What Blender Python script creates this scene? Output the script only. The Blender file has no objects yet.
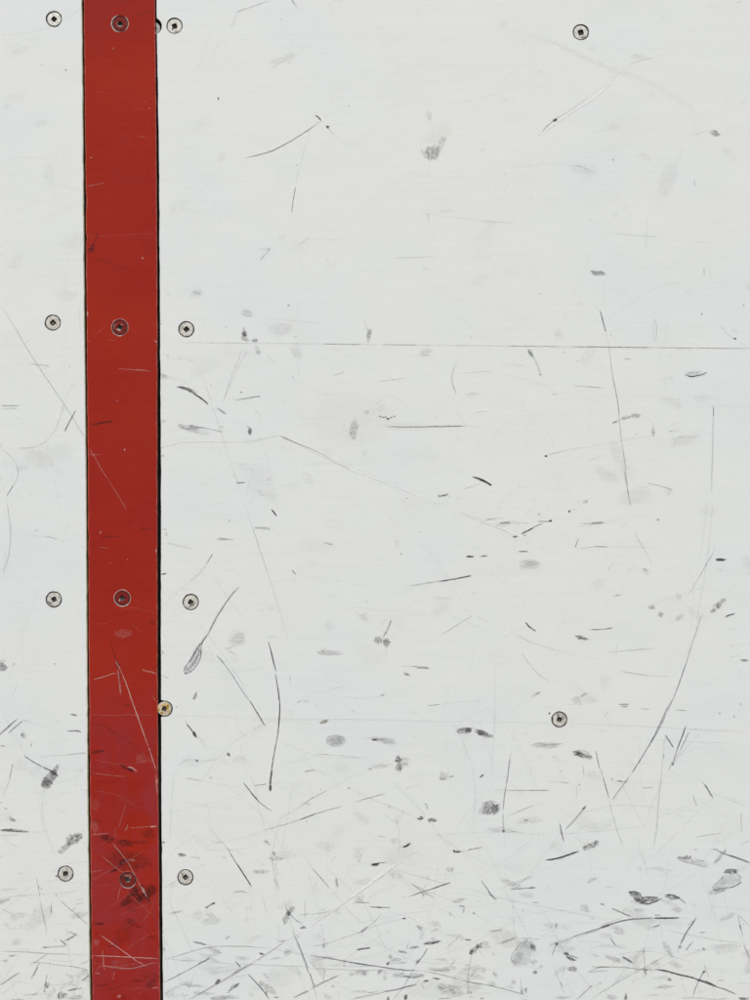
import bpy, bmesh, math, random
from mathutils import Vector, noise as mnoise
from mathutils.geometry import delaunay_2d_cdt
random.seed(11)
C = bpy.context.scene.collection
K = 0.0007            # metres per drawing unit (one unit = 0.7 mm on the board)
H0 = 0.62             # height of the middle of the picture above the floor
def P(x, y, d=0.0):   # board coordinates (x right, y down, d units out of the board) -> world
    return Vector(((x-375)*K, -d*K, (500-y)*K + H0))
SX0, SX1, SY0, SY1 = -260, 1010, -260, 860+400   # extent of the built boards

# ---------------------------------------------------------------- edges of the three boards
TAB = [(-300,79.5,81.2,151.8,153.6),(0,82.1,84.0,154.9,156.3),(80,82.8,84.7,155.7,157.7),(160,83.4,85.6,156.5,158.9),(320,84.6,86.8,157.2,160.0),
       (480,86.3,88.1,157.1,161.0),(640,87.2,88.9,157.3,160.9),(800,88.2,90.1,158.2,161.4),(960,89.9,91.9,159.6,162.7),
       (1000,90.5,92.6,160.0,163.1),(1300,94.5,96.5,163.5,166.5)]
def edge(i, y):
    for a, b in zip(TAB, TAB[1:]):
        if y <= b[0] or b is TAB[-1]:
            t = (y-a[0])/(b[0]-a[0]); v = a[i]+(b[i]-a[i])*t; break
    n = mnoise.noise(Vector((y*0.06, i*9.1, 0)))*0.35 + mnoise.noise(Vector((y*0.35, i*5.3, 3)))*0.22
    n += max(0, mnoise.noise(Vector((y*0.11, i*3.7, 8)))-0.38)*2.2*(1 if i in (1,3) else -1)*(-1)
    return v+n
def zone(x, y):
    if x < edge(1,y): return 'L'
    if edge(2,y) <= x <= edge(3,y): return 'S'
    if x > edge(4,y): return 'R'
    return None

# ---------------------------------------------------------------- materials
def nodes(name):
    m = bpy.data.materials.new(name); m.use_nodes = True
    nt = m.node_tree; b = nt.nodes['Principled BSDF']
    return m, nt, b
def N(nt, t, **kw):
    n = nt.nodes.new(t)
    for k, v in kw.items():
        if k in n.inputs: n.inputs[k].default_value = v
        else: setattr(n, k, v)
    return n
def link(nt, a, ao, b, bi): nt.links.new(a.outputs[ao], b.inputs[bi])
def obj_noise(nt, scale, sc=(1,1,1), detail=4, rough=0.55, loc=(0,0,0)):
    tc = N(nt,'ShaderNodeTexCoord'); mp = N(nt,'ShaderNodeMapping')
    mp.inputs['Scale'].default_value = sc; mp.inputs['Location'].default_value = loc
    nz = N(nt,'ShaderNodeTexNoise', Scale=scale, Detail=detail, Roughness=rough)
    link(nt,tc,'Object',mp,'Vector'); link(nt,mp,'Vector',nz,'Vector'); return nz
def ramp(nt, src, out, stops):
    r = N(nt,'ShaderNodeValToRGB'); e = r.color_ramp.elements
    while len(e) < len(stops): e.new(0.5)
    for el,(p,c) in zip(e,stops):
        el.position = p; el.color = (*c,1) if len(c)==3 else c
    link(nt,src,out,r,'Fac'); return r
def mixc(nt, fac, a, b, mode='MIX'):
    m = N(nt,'ShaderNodeMix', data_type='RGBA', blend_type=mode)
    for i,(s,key) in enumerate(((fac,0),(a,6),(b,7))):
        if isinstance(s,tuple) and hasattr(s[0],'outputs'): nt.links.new(s[0].outputs[s[1]], m.inputs[key])
        else: m.inputs[key].default_value = s
    return m
def plastic(name, base, warm, cool, rlo, rhi, fine, spec=0.3):
    m, nt, b = nodes(name)
    big = obj_noise(nt, 5.0, (1,1,1.5), 5, 0.6); r1 = ramp(nt,big,'Fac',[(0.32,warm),(0.5,base),(0.68,cool)])
    # fine horizontal extrusion grain of the sheet
    gr = obj_noise(nt, 40, (0.35,1,9), 4, 0.6, (3,0,1)); r2 = ramp(nt,gr,'Fac',[(0.3,(1-fine,)*3),(0.7,(1,1,1))])
    mm = mixc(nt, 1.0, (r1,'Color'), (r2,'Color'), 'MULTIPLY')
    # faint grimy wiped patches, own shape, denser to the foot of the board
    g2 = obj_noise(nt, 26, (1,1,1.6), 8, 0.72, (9,0,4)); r3 = ramp(nt,g2,'Fac',[(0.52,(0,0,0)),(0.72,(1,1,1))])
    mu = N(nt,'ShaderNodeMath', operation='MULTIPLY'); link(nt,r3,'Color',mu,0); mu.inputs[1].default_value = 0.16
    m3 = mixc(nt, (mu,0), (mm,2), (base[0]*0.78,base[1]*0.77,base[2]*0.74,1))
    sp_ = obj_noise(nt, 900, (1,1,1), 2, 0.5, (2,0,2)); r5 = ramp(nt,sp_,'Fac',[(0.3,(0.955,0.955,0.955)),(0.6,(1,1,1))])
    m5 = mixc(nt, 1.0, (m3,2), (r5,'Color'), 'MULTIPLY')
    link(nt,m5,2,b,'Base Color')
    rn = obj_noise(nt, 60, (1,1,3), 6, 0.65, (5,0,2)); rr = ramp(nt,rn,'Fac',[(0.3,(rlo,)*3),(0.7,(rhi,)*3)])
    link(nt,rr,'Color',b,'Roughness')
    b.inputs['Specular IOR Level'].default_value = spec
    bn = obj_noise(nt, 130, (0.5,1,2.5), 6, 0.7, (1,0,7)); bl = obj_noise(nt, 9, (1,1,2), 2, 0.5)
    bp2 = N(nt,'ShaderNodeBump', Strength=0.35, Distance=0.0012); link(nt,bl,'Fac',bp2,'Height')
    bp = N(nt,'ShaderNodeBump', Strength=0.22, Distance=0.0003); link(nt,bn,'Fac',bp,'Height')
    link(nt,bp2,'Normal',bp,'Normal'); link(nt,bp,'Normal',b,'Normal')
    return m
def simple(name, c1, c2, rough=0.5, metal=0.0, scale=400, bump=0.3, p=(0.35,0.65)):
    m, nt, b = nodes(name)
    nz = obj_noise(nt, scale, (1,1,1), 6, 0.65); r = ramp(nt,nz,'Fac',[(p[0],c1),(p[1],c2)])
    link(nt,r,'Color',b,'Base Color'); b.inputs['Roughness'].default_value = rough; b.inputs['Metallic'].default_value = metal
    bp = N(nt,'ShaderNodeBump', Strength=bump, Distance=0.0002); link(nt,nz,'Fac',bp,'Height'); link(nt,bp,'Normal',b,'Normal')
    return m
M_WHITE = plastic('white sheet plastic', (0.708,0.750,0.740,1), (0.720,0.750,0.726,1), (0.688,0.738,0.745,1), 0.34, 0.5, 0.03)
M_RED   = plastic('red sheet plastic', (0.308,0.0215,0.0115,1), (0.340,0.0260,0.0115,1), (0.272,0.0190,0.0150,1), 0.36, 0.55, 0.07, 0.06)
def add_film(m, film):      # worn pinkish film rubbed onto the lower half of the red strip, in cloudy streaks
    nt=m.node_tree; b=nt.nodes['Principled BSDF']; src=b.inputs['Base Color'].links[0].from_node
    out=b.inputs['Base Color'].links[0].from_socket
    n=obj_noise(nt, 30, (1.6,1,0.7), 7, 0.62, (4,0,3)); n.inputs['Distortion'].default_value=1.2
    r1=ramp(nt,n,'Fac',[(0.36,(0,0,0)),(0.62,(1,1,1))])
    tc=N(nt,'ShaderNodeTexCoord'); sp=N(nt,'ShaderNodeSeparateXYZ'); link(nt,tc,'Object',sp,'Vector')
    mr=N(nt,'ShaderNodeMapRange'); link(nt,sp,'Z',mr,'Value')
    mr.inputs['From Min'].default_value=H0-0.09; mr.inputs['From Max'].default_value=H0-0.20; mr.inputs['To Min'].default_value=0.12; mr.inputs['To Max'].default_value=0.85
    mu=N(nt,'ShaderNodeMath',operation='MULTIPLY'); link(nt,r1,'Color',mu,0); link(nt,mr,'Result',mu,1)
    mx=N(nt,'ShaderNodeMix',data_type='RGBA'); nt.links.new(mu.outputs[0],mx.inputs[0]); nt.links.new(out,mx.inputs[6]); mx.inputs[7].default_value=film
    nt.links.new(mx.outputs[2],b.inputs['Base Color'])
add_film(M_RED,(0.272,0.028,0.031,1))
M_WEDGE = simple('aged cut edge of white sheet', (0.30,0.28,0.17), (0.60,0.57,0.40), 0.7, scale=260)
M_LIP = simple('yellowed cut lip of white sheet', (0.52,0.52,0.27), (0.76,0.75,0.52), 0.6, scale=200)
M_REDGE = simple('worn red corner', (0.58,0.07,0.045), (0.74,0.24,0.19), 0.55, scale=220, p=(0.4,0.72))
M_RSIDE = simple('dusty cut side of red sheet', (0.05,0.03,0.028), (0.26,0.19,0.17), 0.8, scale=160)
M_HOLE_SHADE = simple('painted shade and grime in the hole', (0.03,0.03,0.035), (0.30,0.29,0.28), 0.8, scale=700)  # hole walls coloured dark as gap shade around the screws, plus rubber dust
M_BURR  = simple('cut plastic rim', (0.32,0.03,0.02), (0.66,0.46,0.40), 0.6, scale=700, p=(0.44,0.56))
M_CREAM = simple('cream painted screw head', (0.36,0.36,0.32), (0.64,0.65,0.60), 0.38, 0.15, scale=420, p=(0.32,0.56))
M_YELL  = simple('yellowed plated screw head', (0.55,0.53,0.42), (0.60,0.37,0.07), 0.4, scale=620, p=(0.50,0.66))
M_MAROON= simple('red overpainted screw head', (0.11,0.012,0.011), (0.23,0.022,0.018), 0.5, scale=900)
M_MAROON.node_tree.nodes['Principled BSDF'].inputs['Specular IOR Level'].default_value=0.12
M_STEEL = simple('dull steel', (0.16,0.16,0.16), (0.42,0.41,0.38), 0.45, 0.6, scale=800)
M_SOCK  = simple('dirty drive socket', (0.02,0.02,0.024), (0.30,0.28,0.25), 0.6, 0.2, scale=1100)
M_DARK  = simple('dark framing behind the boards', (0.012,0.012,0.015), (0.03,0.028,0.03), 0.9, scale=60)

def mark_material():
    m, nt, b = nodes('rubber marks and scratches')
    at = N(nt,'ShaderNodeAttribute', attribute_name='tone'); pr = N(nt,'ShaderNodeAttribute', attribute_name='prof')
    uv = N(nt,'ShaderNodeAttribute', attribute_name='muv')
    sp = N(nt,'ShaderNodeSeparateXYZ'); link(nt,pr,'Vector',sp,'Vector')   # x profile, y strength, z raggedness
    def nz(sc, detail):
        mp = N(nt,'ShaderNodeMapping'); mp.inputs['Scale'].default_value = sc
        n = N(nt,'ShaderNodeTexNoise', Scale=1.0, Detail=detail, Roughness=0.68, Distortion=0.5)
        link(nt,uv,'Vector',mp,'Vector'); link(nt,mp,'Vector',n,'Vector')
        e = N(nt,'ShaderNodeMapRange'); e.inputs['From Min'].default_value=0.28; e.inputs['From Max'].default_value=0.72
        e.clamp = False; link(nt,n,'Fac',e,'Value'); return e
    def ma(op, a, bb, c=None, clamp=False):
        n = N(nt,'ShaderNodeMath', operation=op, use_clamp=clamp)
        for i,s in enumerate((a,bb,c)):
            if s is None: continue
            if isinstance(s,tuple): nt.links.new(s[0].outputs[s[1]], n.inputs[i])
            else: n.inputs[i].default_value = s
        return (n,0)
    n1 = nz((0.19,0.75,1),7); n2 = nz((0.28,1.05,1),7)
    prof, stren, rag = (sp,'X'),(sp,'Y'),(sp,'Z')
    t = ma('SUBTRACT',(n1,0),0.5); t = ma('MULTIPLY',t,rag); t = ma('ADD',t,prof)
    mr = N(nt,'ShaderNodeMapRange', interpolation_type='SMOOTHSTEP'); nt.links.new(t[0].outputs[0], mr.inputs['Value'])
    mr.inputs['From Min'].default_value = 0.12; mr.inputs['From Max'].default_value = 0.66
    g = ma('MULTIPLY_ADD',(n2,0),1.9,-0.42, True); h = ma('MULTIPLY',rag,0.72,None,True)
    n3 = nz((1.1,2.6,1),3); q3 = ma('MULTIPLY_ADD',(n3,0),0.9,0.42,True); g = ma('MULTIPLY',g,q3); g = ma('SUBTRACT',g,1.0); g = ma('MULTIPLY_ADD',g,h,1.0)
    edgeguard = N(nt,'ShaderNodeMapRange'); nt.links.new(pr.outputs['Vector'], sp.inputs[0]); nt.links.new(sp.outputs['X'], edgeguard.inputs['Value'])
    edgeguard.inputs['From Max'].default_value = 0.12
    a = ma('MULTIPLY',(mr,'Result'),g); a = ma('MULTIPLY',a,stren); a = ma('MULTIPLY',a,(edgeguard,0),None,True)
    link(nt,at,'Color',b,'Base Color'); b.inputs['Roughness'].default_value = 0.5
    b.inputs['Specular IOR Level'].default_value = 0.3
    nt.links.new(a[0].outputs[0], b.inputs['Alpha'])
    return m
M_MARK = mark_material()

# ---------------------------------------------------------------- mesh helpers
def mesh_obj(name, verts, faces, mats, midx=None, parent=None, smooth=None):
    me = bpy.data.meshes.new(name); me.from_pydata([tuple(v) for v in verts], [], faces); me.update()
    for m in mats: me.materials.append(m)
    if midx: me.polygons.foreach_set('material_index', midx)
    if smooth: me.polygons.foreach_set('use_smooth', smooth)
    o = bpy.data.objects.new(name, me); C.objects.link(o)
    if parent: o.parent = parent
    return o

# ---------------------------------------------------------------- marks (scuffs and scratches stay inside their board's mesh)
TONES = {'k':(0.035,0.036,0.038),'b':(0.05,0.055,0.10),'n':(0.20,0.17,0.11),'w':(0.84,0.86,0.85),
         'p':(0.66,0.40,0.36),'d':(0.045,0.012,0.014),'r':(0.50,0.018,0.010),'y':(0.60,0.34,0.02),'c':(0.62,0.61,0.52),'f':(0.36,0.052,0.062)}
GAIN = 1.0
class Marks:
    def __init__(s, span, layers=True):
        s.v=[];s.f=[];s.tone=[];s.prof=[];s.muv=[]; s.cells={}; s.span=span; s.base=0.06
    def layer(s, pts):
        cells = {(int(x//8),int(y//8)) for x,y in pts}
        near = {(a+i,b+j) for a,b in cells for i in (-1,0,1) for j in (-1,0,1)}
        used = set()
        for c in near: used |= s.cells.get(c,set())
        k = 0
        while k in used: k += 1
        for c in cells: s.cells.setdefault(c,set()).add(k)
        return s.base + k*0.012
    def add(s, x, y, d, tone, prof, a, rag, uv):
        lo, hi = s.span(y)
        x = min(max(x,lo+0.15),hi-0.15)
        s.v.append(P(x,y,d)); s.tone.append((*tone,1.0)); s.prof.append((prof,a,rag)); s.muv.append(uv)
        return len(s.v)-1
    def line(s, pts, w, a, rag, tone):
        # Catmull-Rom through the points
        if len(pts) < 2: return
        q = [pts[0]]+list(pts)+[pts[-1]]; path=[]
        for i in range(1,len(q)-2):
            p0,p1,p2,p3 = (Vector(q[j]) for j in (i-1,i,i+1,i+2))
            n = max(1,int((p2-p1).length/2.6))
            for k in range(n):
                t=k/n; path.append(0.5*((2*p1)+(p2-p0)*t+(2*p0-5*p1+4*p2-p3)*t*t+(3*p1-p0-3*p2+p3)*t**3))
        path.append(Vector(q[-1]))
        if len(path) < 2: return
        s.polyline(path, w, a, rag, tone)
    def polyline(s, path, w, a, rag, tone, tapers=(1,1)):
        d = s.layer([tuple(p) for p in path]); sd = random.uniform(0,500); sv = random.uniform(0,500)
        n=len(path); L=0; prev=None
        lift = 0.16*min(w,3) if tone in ('w','p') else 0.0
        for i,p in enumerate(path):
            tan = (path[min(i+1,n-1)]-path[max(i-1,0)]); tan = tan.normalized() if tan.length>1e-6 else Vector((1,0))
            nor = Vector((-tan.y,tan.x)); t=i/(n-1)
            if i: L += (p-path[i-1]).length
            e = min(1, (t if tapers[0] else 1)*5+0.15, ((1-t) if tapers[1] else 1)*5+0.15)
            wob = mnoise.noise(Vector((L*0.35+sd,sv,0)))
            hw = (0.17+0.42*w)*(0.45+0.55*e)*(1+0.35*wob)
            c = p+nor*0.22*mnoise.noise(Vector((L*0.22+sd,sv,5)))
            aa = a*min(1,e+0.15)
            row=[]
            for j,(sgn,pf) in enumerate(((-1,0.0),(-0.45,0.75),(0,1.0),(0.45,0.75),(1,0.0))):
                r = c+nor*hw*sgn
                row.append(s.add(r.x,r.y,d+lift*pf,TONES[tone],pf,aa,rag*1.0+0.3,(L+sd,sgn*hw*2.4+sv,sd)))
            if prev:
                for j in range(4): s.f.append((prev[j],row[j],row[j+1],prev[j+1]))
            prev=row
    def smudge(s, cx, cy, rx, ry, ang, a, rag, tone, streak=0.0):
        pts=[]; ca,sa = math.cos(ang),math.sin(ang); R=max(rx,ry)
        for i in range(-3,4):
            for j in range(-3,4):
                if i*i+j*j<=10:
                    u,v=rx*i/3,ry*j/3; pts.append((cx+u*ca-v*sa, cy+u*sa+v*ca))
        d = s.layer(pts); sd=random.uniform(0,500); sv=random.uniform(0,500)
        cs,ss = math.cos(streak),math.sin(streak)
        def vert(u,v,pf):
            x=cx+u*ca-v*sa; y=cy+u*sa+v*ca
            dx,dy=x-cx,y-cy
            return s.add(x,y,d,TONES[tone],pf,a,rag,((dx*cs+dy*ss)+sd,(-dx*ss+dy*cs)+sv,sd))
        NS=22; c=vert(0,0,1.0); prev=None
        for pf,rr in ((0.95,0.4),(0.75,0.7),(0.4,0.92),(0.0,1.15)):
            ring=[]
            for k in range(NS):
                th=2*math.pi*k/NS
                q=1+0.30*mnoise.noise(Vector((math.cos(th)*1.3+sd,math.sin(th)*1.3,sv)))+0.16*mnoise.noise(Vector((math.cos(th)*4+sd,math.sin(th)*4,sv)))
                ring.append(vert(rx*rr*q*math.cos(th), ry*rr*q*math.sin(th), pf))
            for k in range(NS):
                k2=(k+1)%NS
                if prev is None: s.f.append((c,ring[k],ring[k2]))
                else: s.f.append((prev[k],ring[k],ring[k2],prev[k2]))
            prev=ring
def apply_marks(o, mk):
    """append the marks' faces to the object's own mesh"""
    me0=o.data; v=[tuple(x.co) for x in me0.vertices]; f=[tuple(p.vertices) for p in me0.polygons]; mi=[p.material_index for p in me0.polygons]
    sm=[p.use_smooth for p in me0.polygons]; n0=len(v)
    v += [tuple(x) for x in mk.v]; f += [tuple(i+n0 for i in q) for q in mk.f]
    slot=len(me0.materials)
    me=bpy.data.meshes.new(me0.name); me.from_pydata(v,[],f)
    for m in me0.materials: me.materials.append(m)
    me.materials.append(M_MARK)
    me.polygons.foreach_set('material_index', mi+[slot]*len(mk.f)); me.polygons.foreach_set('use_smooth', sm+[False]*len(mk.f))
    t=me.attributes.new('tone','FLOAT_COLOR','POINT'); t.data.foreach_set('color',[0.5,0.5,0.5,1]*n0+[c for q in mk.tone for c in q])
    p=me.attributes.new('prof','FLOAT_VECTOR','POINT'); p.data.foreach_set('vector',[0,0,0]*n0+[c for q in mk.prof for c in q])
    u=me.attributes.new('muv','FLOAT_VECTOR','POINT'); u.data.foreach_set('vector',[0,0,0]*n0+[c for q in mk.muv for c in q])
    me.update(); o.data=me

# ---------------------------------------------------------------- boards with real countersunk holes
HOLE_R = 8.25
W_SCREWS_L = [(53.9,18.9),(52.8,322.7),(53.7,599.5),(65.5,873.8)]
W_SCREWS_R = [(174.5,25.7),(186.4,329.2),(190.7,602.0),(185.4,877.4),(580.8,32.2),(559.4,719.5)]
R_SCREWS = [(120.2,23.7),(120.0,327.5),(122.4,598.2),(127.8,880.0)]
NOTCH = [(153.0,26.2,8.8),(164.6,708.8,8.1)]
def ys_samples():
    ys=[]; y=SY0
    while y<SY1: ys.append(y); y+=6
    for cx,cy,r in NOTCH:
        ys += [cy+r*math.sin(math.radians(a)) for a in range(-90,91,9)]
    ys.append(SY1); ys=sorted(set(round(v,3) for v in ys)); return ys
YS = ys_samples()
def sheet(name, mats, left, right, holes, depth=15, front=0.0, cham=0.25):
    """outline from edge functions, front face with holes, small chamfer, side walls; mats = face, corner, side, hole wall"""
    ring=[(left(y),y) for y in YS]+[(right(y),y) for y in reversed(YS)]
    n=len(ring)
    # inset ring for the chamfer
    ins=[]
    for i,(x,y) in enumerate(ring):
        sx = 1 if i < len(YS) else -1
        sy = 1 if y==YS[0] else (-1 if y==YS[-1] else 0)
        j = 0.7+0.6*abs(mnoise.noise(Vector((y*0.25,x*0.01,i*0.0+len(holes)))))
        ins.append((x+sx*cham*j, y+sy*cham))
    pts=[Vector(p) for p in ins]; cons=[(i,(i+1)%n) for i in range(n)]
    hr=[]
    for cx,cy in holes:
        s0=len(pts); sd=random.uniform(0,99)
        for k in range(40):
            th=2*math.pi*k/40; r=HOLE_R*(1+0.045*mnoise.noise(Vector((math.cos(th)*2,math.sin(th)*2,sd))))
            pts.append(Vector((cx+r*math.cos(th),cy+r*math.sin(th))))
        cons += [(s0+k,s0+(k+1)%40) for k in range(40)]; hr.append((s0,cx,cy))
    # a sprinkle of interior points keeps triangles compact
    vv,ee,ff,ov,oe,of = delaunay_2d_cdt(pts,cons,[],0,1e-6)
    V=[P(p.x,p.y,front) for p in vv]; F=[];MI=[]
    idx={}
    for i,src in enumerate(ov):
        for q in src: idx[q]=i
    def inside(cx0,cy0):
        for _,hx,hy in hr:
            if (cx0-hx)**2+(cy0-hy)**2 < (HOLE_R*0.985)**2: return False
        return left(cy0)-1 < cx0 < right(cy0)+1
    ringpoly=[vv[idx[i]] for i in range(n)]
    def inpoly(px,py):
        c=False; j=n-1
        for i in range(n):
            a,b=ringpoly[i],ringpoly[j]
            if (a.y>py)!=(b.y>py) and px < (b.x-a.x)*(py-a.y)/(b.y-a.y)+a.x: c=not c
            j=i
        return c
    for f in ff:
        cx0=sum(vv[i].x for i in f)/len(f); cy0=sum(vv[i].y for i in f)/len(f)
        inh=False
        for _,hx,hy in hr:
            if all((vv[i].x-hx)**2+(vv[i].y-hy)**2 < (HOLE_R*1.03)**2 for i in f): inh=True
        if inh or not inpoly(cx0,cy0): continue
        F.append(tuple(f)); MI.append(0)
    # orientation: make the faces look at -Y
    for i,f in enumerate(F):
        a,b,c=(V[q] for q in f[:3])
        if (b-a).cross(c-a).y > 0: F[i]=tuple(reversed(f))
    o0=len(V); V += [P(x,y,front-cham) for x,y in ring]; b0=len(V); V += [P(x,y,front-depth) for x,y in ring]
    for i in range(n):
        j=(i+1)%n
        F.append((idx[i],idx[j],o0+j,o0+i)); MI.append(1)
        F.append((o0+i,o0+j,b0+j,b0+i)); MI.append(2)
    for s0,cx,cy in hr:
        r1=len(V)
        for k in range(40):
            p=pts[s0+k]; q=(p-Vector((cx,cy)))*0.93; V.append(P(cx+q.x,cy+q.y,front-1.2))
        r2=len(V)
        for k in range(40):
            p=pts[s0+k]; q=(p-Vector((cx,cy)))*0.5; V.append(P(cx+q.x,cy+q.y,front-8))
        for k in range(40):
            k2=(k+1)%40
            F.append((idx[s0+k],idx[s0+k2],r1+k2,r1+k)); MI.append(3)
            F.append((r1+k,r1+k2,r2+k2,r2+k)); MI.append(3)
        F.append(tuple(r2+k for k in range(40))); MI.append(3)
    return mesh_obj(name,V,F,mats,MI)
def right_panel_left(y):
    x=edge(4,y)
    for cx,cy,r in NOTCH:
        if abs(y-cy)<r: x=max(x,cx+math.sqrt(r*r-(y-cy)**2))
    return x
board_L = sheet('board_panel',[M_WHITE,M_LIP,M_WEDGE,M_HOLE_SHADE],lambda y:SX0,lambda y:edge(1,y),W_SCREWS_L,cham=0.95)
board_R = sheet('board_panel',[M_WHITE,M_WHITE,M_WEDGE,M_HOLE_SHADE],right_panel_left,lambda y:SX1,W_SCREWS_R,cham=0.35)
strip   = sheet('cover_strip',[M_RED,M_REDGE,M_RSIDE,M_HOLE_SHADE],lambda y:edge(2,y),lambda y:edge(3,y),R_SCREWS,front=0.5,cham=0.75)
def tag(o,label,cat,group=None,kind=None):
    if label: o['label']=label
    if cat: o['category']=cat
    if group: o['group']=group
    if kind: o['kind']=kind
tag(board_L,'narrow white plastic panel left of the red strip, four cream screws down it','panel')
tag(board_R,'wide white plastic panel right of the red strip, scratched and scuffed black','panel')
tag(strip,'vertical red plastic strip with four red painted screws, between the two white panels','strip')
# framing the boards are screwed to, seen only as black in the gaps
bv=[];bf=[]
def box(x0,x1,y0,y1,d0,d1):
    i=len(bv)
    for d in (d0,d1):
        for x,y in ((x0,y0),(x1,y0),(x1,y1),(x0,y1)): bv.append(P(x,y,d))
    bf.extend([(i+j for j in q) for q in ((0,1,2,3),(7,6,5,4),(0,4,5,1),(1,5,6,2),(2,6,7,3),(3,7,4,0))])
box(SX0+2,SX1-2,SY0+2,SY1-2,-15.2,-60)
back=mesh_obj('backing_board',bv,[tuple(q) for q in bf],[M_DARK])
tag(back,'black backing board showing only as dark gaps either side of the red strip','backing board')

# ---------------------------------------------------------------- screws
NSEG=40
def screw(parent, cx, cy, r, rot, head, front=0.0, sink=0.35, shape=1.0, off=(0,0), tilt=(0,0), dirt=(), sock=2.75, label=None, sunk_mats=None):
    """head: annulus with bevelled rim and a cone below; drive socket is a sub-part"""
    cx+=off[0]; cy+=off[1]; sd=random.uniform(0,99)
    if sink<3: sink=sink*random.uniform(.6,2.2); tilt=(random.uniform(-.03,.03),random.uniform(-.03,.03))
    def D(x,y,d): return front-sink+d+(x-cx)*tilt[0]+(y-cy)*tilt[1]
    sq=[]     # square outline resampled on 16 points, corners pulled out by 'shape'
    for k in range(16):
        t=k/16*4; side=int(t); u=t-side
        A=[(1,1),(-1,1),(-1,-1),(1,-1)]; a=A[side]; b=A[(side+1)%4]
        x=a[0]+(b[0]-a[0])*u; y=a[1]+(b[1]-a[1])*u
        cn=abs(2*u-1); pin=1.04-0.09*shape*(1-cn)-0.17*cn**3
        jj=1+0.09*mnoise.noise(Vector((k*0.9,sd,0)))
        x*=sock*.98*pin*jj; y*=sock*.98*pin*jj
        sq.append((cx+x*math.cos(rot)-y*math.sin(rot), cy+x*math.sin(rot)+y*math.cos(rot)))
    r*=0.972; prof=[(r,-0.6),(r*0.94,0.0),(r*0.6,0.04)]
    V=[];F=[];S=[]
    rings=[]
    V_add=lambda x,y,d:(V.append(P(x,y,D(x,y,d))),len(V)-1)[1]
    low=[V_add(cx+r*0.5*math.cos(2*math.pi*k/NSEG),cy+r*0.5*math.sin(2*math.pi*k/NSEG),-6.5) for k in range(NSEG)]
    rings.append(low)
    for rr,d in prof:
        rings.append([V_add(cx+rr*math.cos(2*math.pi*k/NSEG+0.0),cy+rr*math.sin(2*math.pi*k/NSEG),d) for k in range(NSEG)])
    for a,b in zip(rings,rings[1:]):
        for k in range(NSEG):
            k2=(k+1)%NSEG; F.append((a[k],a[k2],b[k2],b[k]))
    # fill between inner ring and socket outline
    inner=rings[-1]
    pts=[Vector((cx+prof[-1][0]*math.cos(2*math.pi*k/NSEG),cy+prof[-1][0]*math.sin(2*math.pi*k/NSEG))) for k in range(NSEG)]+[Vector(q) for q in sq]
    cons=[(k,(k+1)%NSEG) for k in range(NSEG)]+[(NSEG+k,NSEG+(k+1)%16) for k in range(16)]
    vv,ee,ff,ov,oe,of=delaunay_2d_cdt(pts,cons,[],0,1e-7)
    sqi=[V_add(x,y,0.04) for x,y in sq]
    mp={}
    for i,src in enumerate(ov):
        for q in src: mp[i]= inner[q] if q<NSEG else sqi[q-NSEG]
    sqset=set(sqi)
    for f in ff:
        g=[mp[i] for i in f]
        if all(q in sqset for q in g): continue
        a,b,c=(V[q] for q in g[:3])
        if (b-a).cross(c-a).y>0: g=g[::-1]
        F.append(tuple(g))
    o=mesh_obj('screw',V,F,[head],None,parent)
    if dirt:
        mk=Marks(lambda y:(-9999,9999)); mk.base=front-sink+0.32
        for q in dirt:
            if q[0]=='s': _,tn,a,rg,x,y,rx,ry,an=q; mk.smudge(x,y,rx,ry,math.radians(an),a,rg,tn)
            else: _,tn,w,a,rg,pp=q; mk.line(pp,w,a,rg,tn)
        apply_marks(o,mk)
    # socket: walls and floor
    V2=[];F2=[]
    top=[];mid=[]
    for x,y in sq: V2.append(P(x,y,D(x,y,0.03))); 
    for x,y in sq: V2.append(P(cx+(x-cx)*0.82,cy+(y-cy)*0.82,D(x,y,-3.6)))
    V2.append(P(cx,cy,D(cx,cy,-4.4)))
    for k in range(16):
        k2=(k+1)%16; F2.append((k,k2,16+k2,16+k)); F2.append((16+k,16+k2,32))
    mesh_obj('drive_socket',V2,F2,[M_SOCK],None,o)
    if label: o['label']=label
    return o
R_=math.radians
# dirt given in board units, around each screw
L_=W_SCREWS_L; Rr=W_SCREWS_R
screw(board_L,*L_[0],7.3,R_(38),M_CREAM,sock=2.7,off=(0.15,0.1))
screw(board_L,*L_[1],7.35,R_(50),M_CREAM,off=(0.1,0),shape=1.6,sock=2.9,dirt=[('s','k',.9,.7,46.6,318.5,1.6,1.0,-50),('s','k',.9,.7,59.3,319.8,0.7,1.3,-30),('s','k',.9,.7,49.0,329.6,1.6,.8,30),('s','n',.8,.7,52.9,323.4,1.5,1.5,0)])
screw(board_L,*L_[2],7.3,R_(62),M_CREAM,off=(0.2,-0.1),shape=1.6,dirt=[('s','k',.8,.9,50.2,602.9,2.3,1.2,25),('l','k',.8,.7,.8,[(47.5,602.5),(50.5,600.3),(49,598)]),('s','k',.8,.7,60.8,601.6,.8,1.4,10)])
screw(board_L,*L_[3],7.35,R_(0),M_CREAM,sock=2.6,shape=.4,off=(0,0.1))
screw(board_R,*Rr[0],7.5,R_(-12),M_CREAM,off=(0,.35),shape=.5,sock=2.7,dirt=[('s','k',.9,.4,172.3,29.2,.9,1.0,0),('s','n',.4,.9,176.5,32,3,1.5,0)])
screw(board_R,*Rr[1],7.3,R_(45),M_CREAM,off=(0,.1),shape=1.1,dirt=[('l','k',.7,.6,.8,[(191.5,324.5),(192.8,329),(192.4,333)]),('s','n',.35,.9,182,327,2,3.5,20)])
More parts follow.
